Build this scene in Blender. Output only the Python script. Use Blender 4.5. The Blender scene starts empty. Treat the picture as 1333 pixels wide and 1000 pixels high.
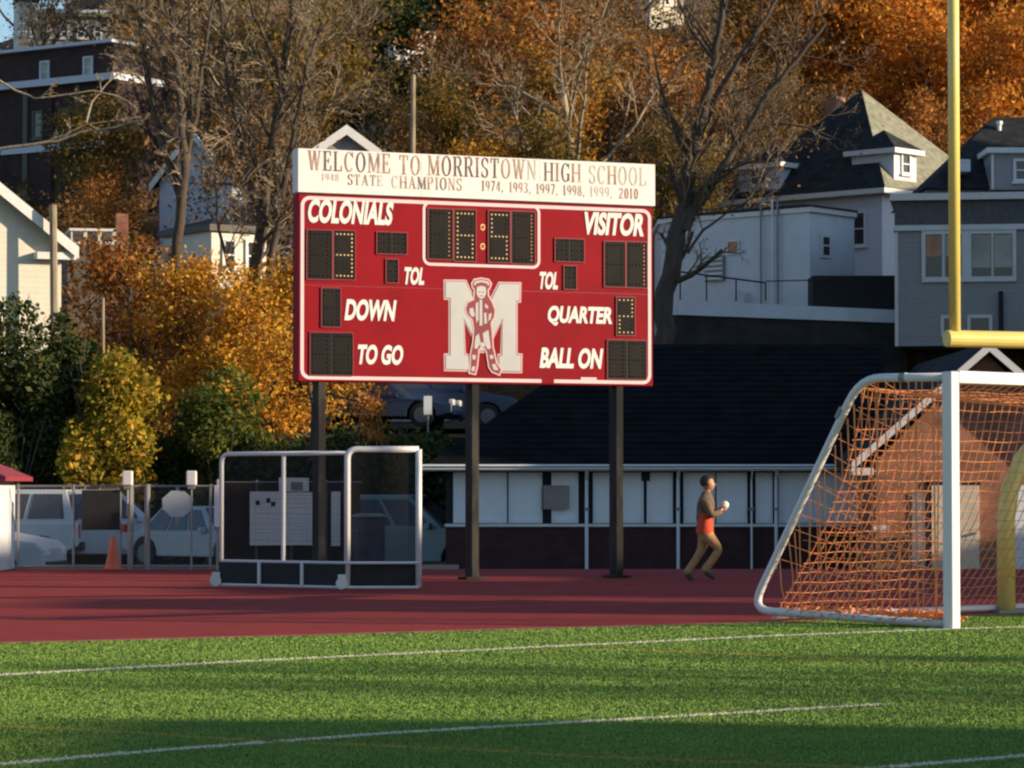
import bpy, bmesh, math, random
import numpy as np
from mathutils import Vector, Matrix
R = math.radians
C = bpy.context.scene.collection
random.seed(12)
scene = bpy.context.scene

# ------------------------------------------------------------------ camera, light, exposure
F = 4000.0; W0, H0 = 1333.0, 1000.0; CAMZ = 1.3
PITCH = math.atan(140.0 / F)
cam_d = bpy.data.cameras.new("camera"); cam = bpy.data.objects.new("camera", cam_d); C.objects.link(cam)
cam.location = (0, 0, CAMZ); cam.rotation_euler = (math.pi / 2 + PITCH, 0, 0)
cam_d.sensor_width = 36; cam_d.lens = 36 * F / W0; cam_d.clip_end = 3000; cam_d.clip_start = 0.1
cam_d.dof.use_dof = True; cam_d.dof.focus_distance = 42; cam_d.dof.aperture_fstop = 22
scene.camera = cam
world = bpy.data.worlds.new("World"); scene.world = world; world.use_nodes = True
wn = world.node_tree.nodes; wl = world.node_tree.links
sky = wn.new("ShaderNodeTexSky"); sky.sky_type = 'NISHITA'; sky.sun_disc = False
SUN_EL = R(14.5); SH = Vector((0.97, -0.24, 0)).normalized()
sky.sun_elevation = SUN_EL; sky.sun_rotation = math.atan2(SH.x, SH.y)
sky.air_density = 1.0; sky.dust_density = 0.6; sky.ozone_density = 2.5
wl.new(sky.outputs[0], wn["Background"].inputs[0]); wn["Background"].inputs[1].default_value = 0.125
sd = bpy.data.lights.new("sun", 'SUN'); sun = bpy.data.objects.new("sun", sd); C.objects.link(sun)
sd.energy = 5.0; sd.angle = R(0.6); sd.color = (1.0, 0.79, 0.55)
sv = Vector((SH.x * math.cos(SUN_EL), SH.y * math.cos(SUN_EL), math.sin(SUN_EL)))
sun.rotation_euler = sv.to_track_quat('Z', 'Y').to_euler()
scene.view_settings.view_transform = 'Standard'; scene.view_settings.look = 'None'
scene.view_settings.exposure = 0.62; scene.view_settings.gamma = 1; scene.view_settings.use_curve_mapping = False
scene.cycles.filter_width = 2.3
scene.cycles.max_bounces = 6; scene.cycles.diffuse_bounces = 3; scene.cycles.glossy_bounces = 2
scene.cycles.transparent_max_bounces = 6; scene.cycles.transmission_bounces = 3

# ------------------------------------------------------------------ helpers
CP, SP = math.cos(PITCH), math.sin(PITCH)
def P(px, py, Y):                      # point of the photograph at distance Y, as a world point
    a = (px - 666.5) / F; b = (500 - py) / F
    dy = CP - b * SP; dz = SP + b * CP
    return Vector((a / dy * Y, Y, CAMZ + dz / dy * Y))
def G(px, py, z=0.0):                  # point on the ground plane
    a = (px - 666.5) / F; b = (500 - py) / F
    dy = CP - b * SP; dz = SP + b * CP
    t = (z - CAMZ) / dz
    return Vector((a * t, dy * t, z))

def tag(o, label=None, cat=None, group=None, kind=None):
    if label: o['label'] = label
    if cat: o['category'] = cat
    if group: o['group'] = group
    if kind: o['kind'] = kind
    return o
def empty(name, loc=(0, 0, 0), rz=0.0, **k):
    o = bpy.data.objects.new(name, None); C.objects.link(o); o.empty_display_size = 0.2
    o.location = loc; o.rotation_euler = (0, 0, rz)
    return tag(o, **k)
def copy_tree(o, parent=None):
    c = o.copy(); C.objects.link(c)
    if parent is not None: c.parent = parent
    for ch in [x for x in o.children]:
        copy_tree(ch, c)
    return c

class MB:
    def __init__(s): s.v = []; s.f = []; s.m = []; s.n = 0
    def add(s, vs, fs, mi=0):
        b = s.n
        s.v.extend([tuple(p) for p in vs]); s.n += len(vs)
        s.f.extend([tuple(b + i for i in f) for f in fs]); s.m.extend([mi] * len(fs))
        return s
    def box(s, c, d, rz=0.0, mi=0, rot=None):
        hx, hy, hz = d[0] / 2, d[1] / 2, d[2] / 2
        M = rot if rot is not None else Matrix.Rotation(rz, 3, 'Z')
        vs = [Vector(c) + M @ Vector((x, y, z)) for x in (-hx, hx) for y in (-hy, hy) for z in (-hz, hz)]
        return s.add(vs, [(0, 1, 3, 2), (4, 6, 7, 5), (0, 4, 5, 1), (2, 3, 7, 6), (0, 2, 6, 4), (1, 5, 7, 3)], mi)
    def b2(s, a, b, mi=0):
        return s.box([(a[i] + b[i]) / 2 for i in range(3)], [abs(b[i] - a[i]) for i in range(3)], 0, mi)
    def beam(s, a, b, w, h, mi=0):
        a = Vector(a); b = Vector(b); d = (b - a)
        q = d.to_track_quat('X', 'Z').to_matrix()
        return s.box((a + b) / 2, (d.length, w, h), rot=q, mi=mi)
    def tube(s, pts, rs, n=6, mi=0, cap=True):
        pts = [Vector(p) for p in pts]
        if not hasattr(rs, '__len__'): rs = [rs] * len(pts)
        vs = []; fs = []
        prev = None
        for i, p in enumerate(pts):
            t = (pts[min(i + 1, len(pts) - 1)] - pts[max(i - 1, 0)])
            t = t.normalized() if t.length > 1e-9 else Vector((0, 0, 1))
            if prev is None:
                up = Vector((0, 0, 1)) if abs(t.z) < 0.9 else Vector((1, 0, 0))
                x = t.cross(up).normalized()
            else:
                x = (prev - t * prev.dot(t))
                x = x.normalized() if x.length > 1e-6 else t.orthogonal().normalized()
            prev = x; y = t.cross(x)
            for k in range(n):
                a = 2 * math.pi * k / n
                vs.append(p + (x * math.cos(a) + y * math.sin(a)) * rs[i])
        for i in range(len(pts) - 1):
            for k in range(n):
                k2 = (k + 1) % n
                fs.append((i * n + k, i * n + k2, (i + 1) * n + k2, (i + 1) * n + k))
        if cap and n > 2:
            fs.append(tuple(range(n))[::-1]); fs.append(tuple((len(pts) - 1) * n + k for k in range(n)))
        return s.add(vs, fs, mi)
    def prism(s, poly, ax, ay, az, o, depth, mi=0):     # polygon (2-D) in plane (ax, ay) at o, extruded by az*depth
        ax, ay, az, o = Vector(ax), Vector(ay), Vector(az), Vector(o)
        n = len(poly)
        a = [o + ax * p[0] + ay * p[1] for p in poly]; b = [q + az * depth for q in a]
        fs = [tuple(range(n))[::-1], tuple(range(n, 2 * n))] + [(i, (i + 1) % n, n + (i + 1) % n, n + i) for i in range(n)]
        return s.add(a + b, fs, mi)
    def lathe(s, c, prof, n=12, axis='Z', mi=0):
        vs = []; fs = []
        for (r, h) in prof:
            for k in range(n):
                a = 2 * math.pi * k / n
                p = (r * math.cos(a), r * math.sin(a), h)
                if axis == 'Y': p = (p[0], p[2], p[1])
                if axis == 'X': p = (p[2], p[0], p[1])
                vs.append(Vector(c) + Vector(p))
        for i in range(len(prof) - 1):
            for k in range(n):
                fs.append((i * n + k, i * n + (k + 1) % n, (i + 1) * n + (k + 1) % n, (i + 1) * n + k))
        fs.append(tuple(range(n))[::-1]); fs.append(tuple((len(prof) - 1) * n + k for k in range(n)))
        return s.add(vs, fs, mi)
    def mesh(s, name, mats, smooth=False):
        me = bpy.data.meshes.new(name); me.from_pydata(s.v, [], s.f)
        if not isinstance(mats, (list, tuple)): mats = [mats]
        for m in mats: me.materials.append(m)
        if len(mats) > 1: me.polygons.foreach_set('material_index', s.m)
        if smooth: me.polygons.foreach_set('use_smooth', [True] * len(me.polygons))
        me.update(); return me
    def build(s, name, mats, parent=None, bevel=0, smooth=False, fix=True):
        me = s.mesh(name, mats, smooth)
        if fix and len(me.polygons) < 4000:
            bm = bmesh.new(); bm.from_mesh(me); bmesh.ops.recalc_face_normals(bm, faces=bm.faces); bm.to_mesh(me); bm.free()
        o = bpy.data.objects.new(name, me); C.objects.link(o)
        if parent is not None: o.parent = parent
        if bevel:
            b = o.modifiers.new("bevel", 'BEVEL'); b.width = bevel; b.segments = 2; b.limit_method = 'ANGLE'
        return o
def link_mesh(name, me, parent=None, loc=(0, 0, 0)):
    o = bpy.data.objects.new(name, me); C.objects.link(o); o.location = loc
    if parent is not None: o.parent = parent
    return o

# ------------------------------------------------------------------ materials
def newmat(name):
    m = bpy.data.materials.new(name); m.use_nodes = True
    nt = m.node_tree; return m, nt, nt.nodes, nt.links, nt.nodes["Principled BSDF"]
def mat(name, col, rough=0.6, var=0.15, scale=8.0, bump=0.0, bscale=None, metal=0.0, stain=None, stain_amt=0.0, sscale=1.5, emit=0.0, spec=0.5, stretch=(1, 1, 1)):
    m, nt, N, L, b = newmat(name)
    b.inputs['Roughness'].default_value = rough; b.inputs['Metallic'].default_value = metal
    b.inputs['Specular IOR Level'].default_value = spec
    tc = N.new('ShaderNodeTexCoord'); mp = N.new('ShaderNodeMapping'); mp.inputs['Scale'].default_value = stretch
    L.new(tc.outputs['Object'], mp.inputs[0])
    nz = N.new('ShaderNodeTexNoise'); nz.inputs['Scale'].default_value = scale; nz.inputs['Detail'].default_value = 6
    L.new(mp.outputs[0], nz.inputs['Vector'])
    rp = N.new('ShaderNodeValToRGB')
    c = Vector(col[:3])
    rp.color_ramp.elements[0].position = 0.3; rp.color_ramp.elements[1].position = 0.7
    rp.color_ramp.elements[0].color = (*(c * (1 - var)), 1); rp.color_ramp.elements[1].color = (*[min(1, x) for x in c * (1 + var)], 1)
    L.new(nz.outputs[0], rp.inputs[0]); out = rp.outputs[0]
    if stain is not None:
        n2 = N.new('ShaderNodeTexNoise'); n2.inputs['Scale'].default_value = sscale; n2.inputs['Detail'].default_value = 8; n2.inputs['Roughness'].default_value = 0.65
        L.new(mp.outputs[0], n2.inputs['Vector'])
        r2 = N.new('ShaderNodeValToRGB'); r2.color_ramp.elements[0].position = 0.48; r2.color_ramp.elements[1].position = 0.72
        r2.color_ramp.elements[0].color = (0, 0, 0, 1); r2.color_ramp.elements[1].color = (stain_amt,) * 3 + (1,)
        L.new(n2.outputs[0], r2.inputs[0])
        mx = N.new('ShaderNodeMixRGB'); L.new(r2.outputs[0], mx.inputs[0]); L.new(out, mx.inputs[1]); mx.inputs[2].default_value = (*stain, 1)
        out = mx.outputs[0]
    L.new(out, b.inputs['Base Color'])
    if bump:
        nb = N.new('ShaderNodeTexNoise'); nb.inputs['Scale'].default_value = bscale or scale * 4; nb.inputs['Detail'].default_value = 5
        L.new(mp.outputs[0], nb.inputs['Vector'])
        bp = N.new('ShaderNodeBump'); bp.inputs['Strength'].default_value = bump; bp.inputs['Distance'].default_value = 0.02
        L.new(nb.outputs[0], bp.inputs['Height']); L.new(bp.outputs[0], b.inputs['Normal'])
    if emit:
        L.new(out, b.inputs['Emission Color']); b.inputs['Emission Strength'].default_value = emit
    return m
def siding(name, col, pitch=0.14, rough=0.6, var=0.06):       # horizontal clapboards as relief
    m = mat(name, col, rough, var, 5)
    nt = m.node_tree; N, L = nt.nodes, nt.links; b = N["Principled BSDF"]
    tc = N.new('ShaderNodeTexCoord'); sx = N.new('ShaderNodeSeparateXYZ'); L.new(tc.outputs['Object'], sx.inputs[0])
    mt = N.new('ShaderNodeMath'); mt.operation = 'MULTIPLY'; mt.inputs[1].default_value = 1 / pitch; L.new(sx.outputs[2], mt.inputs[0])
    fr = N.new('ShaderNodeMath'); fr.operation = 'FRACT'; L.new(mt.outputs[0], fr.inputs[0])
    bp = N.new('ShaderNodeBump'); bp.inputs['Strength'].default_value = 0.7; bp.inputs['Distance'].default_value = -0.03
    L.new(fr.outputs[0], bp.inputs['Height']); L.new(bp.outputs[0], b.inputs['Normal'])
    return m
def brick(name, c1, c2, mortar, scale=1.0):
    m, nt, N, L, b = newmat(name); b.inputs['Roughness'].default_value = 0.85
    tc = N.new('ShaderNodeTexCoord'); sx = N.new('ShaderNodeSeparateXYZ'); cb = N.new('ShaderNodeCombineXYZ')
    ad = N.new('ShaderNodeMath'); L.new(tc.outputs['Object'], sx.inputs[0]); L.new(sx.outputs[0], ad.inputs[0]); L.new(sx.outputs[1], ad.inputs[1])
    L.new(ad.outputs[0], cb.inputs[0]); L.new(sx.outputs[2], cb.inputs[1])
    br = N.new('ShaderNodeTexBrick'); br.inputs['Scale'].default_value = 1.0 / scale
    br.inputs['Brick Width'].default_value = 0.22; br.inputs['Row Height'].default_value = 0.075; br.inputs['Mortar Size'].default_value = 0.008
    br.inputs['Color1'].default_value = (*c1, 1); br.inputs['Color2'].default_value = (*c2, 1); br.inputs['Mortar'].default_value = (*mortar, 1)
    L.new(cb.outputs[0], br.inputs['Vector'])
    nz = N.new('ShaderNodeTexNoise'); nz.inputs['Scale'].default_value = 2.5; nz.inputs['Detail'].default_value = 8; L.new(tc.outputs['Object'], nz.inputs['Vector'])
    mx = N.new('ShaderNodeMixRGB'); mx.blend_type = 'MULTIPLY'; mx.inputs[0].default_value = 0.8
    rp = N.new('ShaderNodeValToRGB'); rp.color_ramp.elements[0].position = .3; rp.color_ramp.elements[0].color = (.45, .45, .45, 1); rp.color_ramp.elements[1].position = .65
    L.new(nz.outputs[0], rp.inputs[0]); L.new(br.outputs[0], mx.inputs[1]); L.new(rp.outputs[0], mx.inputs[2])
    L.new(mx.outputs[0], b.inputs['Base Color'])
    bp = N.new('ShaderNodeBump'); bp.inputs['Strength'].default_value = 0.5; bp.inputs['Distance'].default_value = -0.01
    L.new(br.outputs['Fac'], bp.inputs['Height']); L.new(bp.outputs[0], b.inputs['Normal'])
    return m
def leafmat(name, cols, trans=0.35):
    m, nt, N, L, b = newmat(name); b.inputs['Roughness'].default_value = 0.7; b.inputs['Specular IOR Level'].default_value = 0.2
    ge = N.new('ShaderNodeNewGeometry'); rp = N.new('ShaderNodeValToRGB'); L.new(ge.outputs['Random Per Island'], rp.inputs[0])
    e = rp.color_ramp.elements
    while len(e) < len(cols): e.new(0.5)
    for i, c in enumerate(cols): e[i].position = i / max(1, len(cols) - 1); e[i].color = (*c, 1)
    tc = N.new('ShaderNodeTexCoord'); nz = N.new('ShaderNodeTexNoise'); nz.inputs['Scale'].default_value = 0.7; nz.inputs['Detail'].default_value = 3
    L.new(tc.outputs['Object'], nz.inputs['Vector'])
    r2 = N.new('ShaderNodeValToRGB'); r2.color_ramp.elements[0].position = .35; r2.color_ramp.elements[0].color = (.6, .6, .6, 1); r2.color_ramp.elements[1].position = .65; r2.color_ramp.elements[1].color = (1.15, 1.1, 1, 1)
    L.new(nz.outputs[0], r2.inputs[0])
    mx = N.new('ShaderNodeMixRGB'); mx.blend_type = 'MULTIPLY'; mx.inputs[0].default_value = 1; L.new(rp.outputs[0], mx.inputs[1]); L.new(r2.outputs[0], mx.inputs[2])
    L.new(mx.outputs[0], b.inputs['Base Color'])
    tr = N.new('ShaderNodeBsdfTranslucent'); L.new(mx.outputs[0], tr.inputs[0])
    ms = N.new('ShaderNodeMixShader'); ms.inputs[0].default_value = trans
    L.new(b.outputs[0], ms.inputs[1]); L.new(tr.outputs[0], ms.inputs[2]); L.new(ms.outputs[0], N['Material Output'].inputs[0])
    return m
def glass(name, col=(0.03, 0.035, 0.045), rough=0.08):
    return mat(name, col, rough, 0.1, 2.0, spec=0.6)

M = {}
M['turf'] = mat('turf', (0.125, 0.22, 0.036), 0.9, 0.15, 1.2, bump=0.2, bscale=60, stain=(0.16, 0.25, 0.035), stain_amt=.6, sscale=.5)
M['track'] = mat('track', (0.29, 0.043, 0.038), 0.9, 0.12, 2, bump=0.3, bscale=150, spec=.1, stain=(0.21, 0.04, 0.036), stain_amt=.5, sscale=.8)
M['lane'] = mat('lane_paint', (0.42, 0.14, 0.11), 0.8, 0.2, 5)
M['asphalt'] = mat('asphalt', (0.05, 0.052, 0.055), 0.9, 0.2, 4)
M['leaflitter'] = mat('leaf_litter', (0.07, 0.042, 0.02), 0.95, 0.5, 3, bump=0.6, stain=(0.035, 0.04, 0.015), stain_amt=.8, sscale=.3)
M['concrete'] = mat('concrete', (0.3, 0.29, 0.27), 0.85, 0.15, 4, stain=(.16, .15, .14), stain_amt=.5)
M['boardred'] = mat('scoreboard_red', (0.24, 0.002, 0.009), 0.6, 0.08, 1.2, stain=(0.14, 0.002, 0.008), stain_amt=.7, sscale=.9, spec=.12)
M['white'] = mat('white_paint', (0.68, 0.67, 0.66), 0.5, 0.05, 3)
M['header'] = mat('header_white', (0.68, 0.68, 0.66), 0.5, 0.08, 1.2, stain=(0.48, 0.45, 0.38), stain_amt=.5, sscale=1.2)
M['boardline'] = mat('board_outline', (0.66, 0.52, 0.54), 0.5, 0.05, 3)
M['grey'] = mat('grey_metal', (0.22, 0.22, 0.23), 0.5, 0.1, 6, metal=.3)
M['panel'] = mat('display_black', (0.007, 0.006, 0.006), 0.6, 0.4, 3, spec=.15)
M['bulb_on'] = mat('bulb_lit', (0.85, 0.56, 0.24), 0.3, 0.25, 40, emit=0.4)
M['bulb_dim'] = mat('bulb_dim', (0.65, 0.30, 0.11), 0.3, 0.25, 40, emit=0.25)
M['bulb_off'] = mat('bulb_off', (0.022, 0.021, 0.018), 0.5, 0.3, 30)
M['fade1'] = mat('lettering_brown', (0.10, 0.05, 0.04), 0.7, 0.3, 8, stain=(0.5, 0.4, 0.3), stain_amt=.5, sscale=7)
M['fade2'] = mat('lettering_tan', (0.30, 0.17, 0.10), 0.7, 0.3, 8, stain=(0.65, 0.58, 0.46), stain_amt=.7, sscale=7)
M['fade3'] = mat('lettering_faded', (0.46, 0.42, 0.35), 0.7, 0.15, 8, stain=(0.72, 0.69, 0.6), stain_amt=.8, sscale=9)
M['fade4'] = mat('lettering_rust', (0.34, 0.12, 0.04), 0.7, 0.35, 20)
M['emb'] = mat('emblem_white', (0.42, 0.44, 0.44), 0.5, 0.06, 2)
M['embpink'] = mat('emblem_pink', (0.6, 0.4, 0.41), 0.5, 0.06, 2)
M['embred'] = mat('emblem_dark_red', (0.2, 0.01, 0.02), 0.5, 0.1, 2)
M['postblk'] = mat('post_steel', (0.016, 0.015, 0.014), 0.75, 0.3, 3, spec=.2, stain=(0.085, 0.08, 0.06), stain_amt=.6, sscale=3, stretch=(1, 1, .3))  # near black with paler blotches: shade and sun patches put into the colour
M['goalwhite'] = mat('goal_white', (0.62, 0.62, 0.63), 0.35, 0.05, 4, stain=(0.5, 0.5, 0.48), stain_amt=.25, sscale=4)
M['net'] = mat('orange_net', (0.80, 0.30, 0.11), 0.8, 0.2, 10)
M['netblk'] = mat('black_net', (0.012, 0.012, 0.014), 0.9, 0.2, 10)
M['yellow'] = mat('goalpost_yellow', (0.74, 0.60, 0.17), 0.4, 0.06, 3, stain=(0.60, 0.45, 0.10), stain_amt=.4, sscale=4)
M['shinglefh'] = mat('black_shingles', (0.007, 0.0075, 0.009), 0.95, 0.5, 2.2, bump=0.6, bscale=14, spec=.06, stain=(0.014, 0.014, 0.014), stain_amt=.7, sscale=1.2)
M['shingle'] = mat('dark_shingles', (0.030, 0.033, 0.034), 0.95, 0.35, 3, bump=0.6, bscale=14, spec=.1)
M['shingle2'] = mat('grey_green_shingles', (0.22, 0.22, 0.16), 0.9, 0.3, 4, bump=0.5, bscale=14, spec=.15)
M['brickfh'] = brick('field_house_brick', (0.33, 0.11, 0.065), (0.46, 0.18, 0.10), (0.25, 0.19, 0.14))  # brightened so the gable wall carries sunlight in its colour
M['maroon'] = brick('shaded_maroon_brick', (0.045, 0.012, 0.012), (0.065, 0.018, 0.016), (0.05, 0.02, 0.02))  # darker copy of the brick, shade of the long wall put into its colour
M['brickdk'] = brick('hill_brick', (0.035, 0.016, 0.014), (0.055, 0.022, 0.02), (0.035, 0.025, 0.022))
M['trim'] = mat('white_trim', (0.62, 0.62, 0.60), 0.5, 0.06, 5)
M['shutter'] = mat('shutter_white', (0.74, 0.77, 0.78), 0.55, 0.08, 2, stain=(.55, .57, .6), stain_amt=.5, sscale=2)
M['dark'] = mat('dark_opening', (0.012, 0.012, 0.014), 0.8, 0.2, 3)
M['beige'] = mat('beige_door', (0.6, 0.55, 0.42), 0.6, 0.1, 2, stain=(.4, .35, .26), stain_amt=.6)
M['cream'] = siding('cream_siding', (0.56, 0.54, 0.44))
M['whiteside'] = siding('white_siding', (0.50, 0.53, 0.58))
M['lowwhite'] = mat('white_stucco', (0.6, 0.63, 0.66), 0.7, 0.06, 2, stain=(.48, .5, .52), stain_amt=.5, sscale=.8)
M['greyside'] = siding('grey_siding', (0.26, 0.25, 0.24))
M['greydk'] = mat('grey_shakes', (0.10, 0.095, 0.095), 0.85, 0.2, 6, bump=.4, bscale=20)
M['brownwall'] = mat('brown_wall', (0.12, 0.105, 0.09), 0.85, 0.15, 3, stain=(.07, .065, .06), stain_amt=.5)
M['glass'] = glass('window_glass')
M['blind'] = mat('window_blind', (0.34, 0.33, 0.28), 0.5, 0.3, 1.5)
M['curtain'] = mat('window_curtain', (0.45, 0.22, 0.12), 0.6, 0.4, 1.5)  # orange brown curtain colour
M['bark'] = mat('bark', (0.065, 0.05, 0.036), 0.95, 0.35, 6, bump=.8, bscale=20, stretch=(1, 1, .25))
M['barklt'] = mat('bark_pale', (0.27, 0.22, 0.15), 0.95, 0.35, 6, bump=.6, bscale=20, stretch=(1, 1, .25))
M['twig'] = mat('twigs', (0.20, 0.145, 0.09), 0.95, 0.3, 1.0)
M['twiglt'] = mat('twigs_pale', (0.30, 0.235, 0.155), 0.95, 0.3, 1.0)
L_ = {}
L_['gold'] = leafmat('gold_leaves', [(0.42, 0.16, 0.018), (0.62, 0.30, 0.03), (0.74, 0.42, 0.045), (0.50, 0.34, 0.06)])
L_['rust'] = leafmat('rust_leaves', [(0.22, 0.08, 0.022), (0.38, 0.145, 0.032), (0.46, 0.21, 0.045), (0.26, 0.155, 0.045)])
L_['orange'] = leafmat('orange_leaves', [(0.48, 0.13, 0.018), (0.62, 0.23, 0.03), (0.68, 0.33, 0.05), (0.40, 0.21, 0.05)])
L_['olive'] = leafmat('olive_leaves', [(0.095, 0.074, 0.019), (0.176, 0.135, 0.030), (0.270, 0.189, 0.041), (0.216, 0.108, 0.027)])
L_['brown'] = leafmat('brown_leaves', [(0.126, 0.070, 0.025), (0.196, 0.112, 0.035), (0.280, 0.140, 0.042), (0.154, 0.112, 0.042)])
L_['amber'] = leafmat('amber_leaves', [(0.260, 0.130, 0.019), (0.442, 0.221, 0.026), (0.520, 0.286, 0.039), (0.286, 0.156, 0.039)])
L_['green'] = leafmat('green_leaves', [(0.038, 0.068, 0.015), (0.075, 0.120, 0.021), (0.135, 0.165, 0.027), (0.195, 0.180, 0.030)])
L_['dkgreen'] = leafmat('dark_green_leaves', [(0.018, 0.033, 0.012), (0.033, 0.060, 0.015), (0.060, 0.087, 0.021), (0.105, 0.090, 0.022)], .2)
L_['yelgreen'] = leafmat('yellow_green_leaves', [(0.145, 0.145, 0.020), (0.290, 0.261, 0.029), (0.522, 0.406, 0.043), (0.609, 0.319, 0.043)])

# ------------------------------------------------------------------ terrain
def lerp_tab(t, x):
    if x <= t[0][0]: return t[0][1]
    for (a, b), (c, d) in zip(t, t[1:]):
        if x <= c: return b + (d - b) * (x - a) / (c - a)
    return t[-1][1]
TL = [(52, -.02), (52.6, -.5), (76, -.5), (83, 2.7), (97, 3.0), (130, 13.0), (180, 25.5), (240, 40.5), (300, 55), (420, 70), (900, 80)]
TR = [(52, -.02), (52.6, -.5), (88, -.4), (93.4, -.2), (93.6, 6.4), (130, 7.5), (150, 12), (180, 24), (240, 41), (300, 56), (420, 72), (900, 82)]
def hz(x, y):
    t = min(1, max(0, (x - 3.6 * y / 90) / (0.8 * y / 90))); t = t * t * (3 - 2 * t)
    v = lerp_tab(TL, y) * (1 - t) + lerp_tab(TR, y) * t
    if y > 150 and x < -.12 * y:        # the hilltop dips at the far left and lets a bit of sky through
        v -= min(1, (-.12 * y - x) / (0.05 * y)) * min(1, (y - 150) / 60) * (v - 0.138 * y) * .9 if v > .138 * y else 0
    return v
ys = [-300, -80, -20, 0, 10, 20, 30, 40, 50, 51.95, 52, 52.6] + [54 + 2 * i for i in range(17)] + [88, 91, 93.4, 93.6, 95] + [97 + 3 * i for i in range(20)] + [160 + 6 * i for i in range(24)] + [310, 340, 380, 420, 500, 650, 900, 1500]
ys = sorted(set(ys))
xs = [-900, -400, -200, -120, -80, -60] + [-50 + 2 * i for i in range(51)] + [60, 80, 120, 200, 400, 900]
rng = random.Random(5)
tv = []; tf = []
for y in ys:
    for x in xs:
        z = hz(x, y) if y > 52 else -.02
        if y > 97 : z += rng.uniform(-.35, .35)
        tv.append((x, y, z))
nx = len(xs)
for j in range(len(ys) - 1):
    for i in range(nx - 1):
        tf.append((j * nx + i, j * nx + i + 1, (j + 1) * nx + i + 1, (j + 1) * nx + i))
me = bpy.data.meshes.new('terrain'); me.from_pydata(tv, [], tf); me.materials.append(M['leaflitter'])
tag(link_mesh('terrain', me), kind='structure')
# parking lot below the track
mb = MB(); mb.add([(-40, 52.7, -.49), (30, 52.7, -.49), (30, 75.5, -.49), (-40, 75.5, -.49)], [(0, 1, 2, 3)])
tag(mb.build('parking_lot', M['asphalt'], fix=False), kind='structure')
mb = MB(); mb.add([(-30, 84, 3.02), (3.0, 84, 3.02), (3.0, 96, 3.1), (-30, 96, 3.1)], [(0, 1, 2, 3)])
tag(mb.build('upper_street', M['asphalt'], fix=False), kind='structure')
# track
mb = MB(); mb.add([(-60, -40, -.006), (60, -40, -.006), (60, 51.9, -.006), (-60, 51.9, -.006)], [(0, 1, 2, 3)])
tag(mb.build('running_track', M['track'], fix=False), kind='structure')
edge_px = [(-1500, 862), (-800, 851), (-300, 843), (0, 838), (200, 833), (400, 828), (640, 820.5), (800, 816.5), (990, 811), (1333, 799), (1700, 788), (2200, 776)]
edge = [G(*p) for p in edge_px]
mb = MB(); pts = [(-60, -30, 0)] + [(-60, edge[0].y - 8, 0)] + [(p.x, p.y, 0) for p in edge] + [(60, 60, 0)][:0] + [(50, edge[-1].y, 0), (50, -30, 0)]
mb.add(pts, [tuple(range(len(pts)))[::-1]])
tag(mb.build('football_turf', M['turf'], fix=False), kind='structure')
def strip(pts, w, z):
    vs = []; fs = []
    for i, p in enumerate(pts):
        d = (pts[min(i + 1, len(pts) - 1)] - pts[max(0, i - 1)]); d.z = 0; d.normalize(); n = Vector((-d.y, d.x, 0))
        vs += [p + n * w / 2 + Vector((0, 0, z)), p - n * w / 2 + Vector((0, 0, z))]
    for i in range(len(pts) - 1): fs.append((2 * i, 2 * i + 1, 2 * i + 3, 2 * i + 2))
    return vs, fs
mb = MB()
for off in (5.2, 9.4, 13.6, 17.0):
    mb.add(*strip([Vector((p.x - .25 * off, p.y + off, 0)) for p in edge], .05, 0))
tag(mb.build('track_lane_lines', M['lane'], fix=False), kind='structure')
mb = MB(); mb.add(*strip([p + Vector((0, .1, 0)) for p in edge], .10, .006))
tag(mb.build('turf_edge_kerb', M['lane'], fix=False), kind='structure')
mb = MB(); mb.b2((-40, 51.9, -.55), (-.9, 52.1, .06)); 
tag(mb.build('concrete_kerb', M['concrete']), kind='structure')
# field lines: painted on the turf and on its blades
def gl(a): return [G(*p) for p in a]
field_lines = [('w', gl([(-300, 894), (0, 879.5), (300, 862.5), (640, 846), (990, 829), (1238, 819.5), (1333, 816.5), (1600, 808)]), .17),
               ('w', gl([(-300, 1016), (0, 996), (220, 977), (500, 956), (700, 944), (900, 932.5), (1150, 917.5)]), .11),
               ('w', gl([(1100, 1006), (1200, 996), (1333, 985), (1500, 972)]), .10),
               ('y', gl([(-200, 941), (0, 946), (190, 956), (337, 966), (581, 975), (761, 986), (937, 993), (1200, 1003)]), .09),
               ('y', gl([(776, 846), (938, 851), (1060, 857), (1190, 862), (1400, 868)]), .14),
               ('y', gl([(1190, 914), (1333, 912.5), (1500, 911)]), .07)]
M['linew'] = mat('turf_white', (0.55, 0.52, 0.40), 0.9, 0.25, 20)
M['liney'] = mat('turf_yellow', (0.32, 0.25, 0.04), 0.9, 0.3, 20)
wt, yt = MB(), MB()
for k, l, w in field_lines: (wt if k == 'w' else yt).add(*strip(l, w, .004))
tag(wt.build('white_field_lines', M['linew'], fix=False), kind='structure')
tag(yt.build('yellow_field_lines', M['liney'], fix=False), kind='structure')
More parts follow.
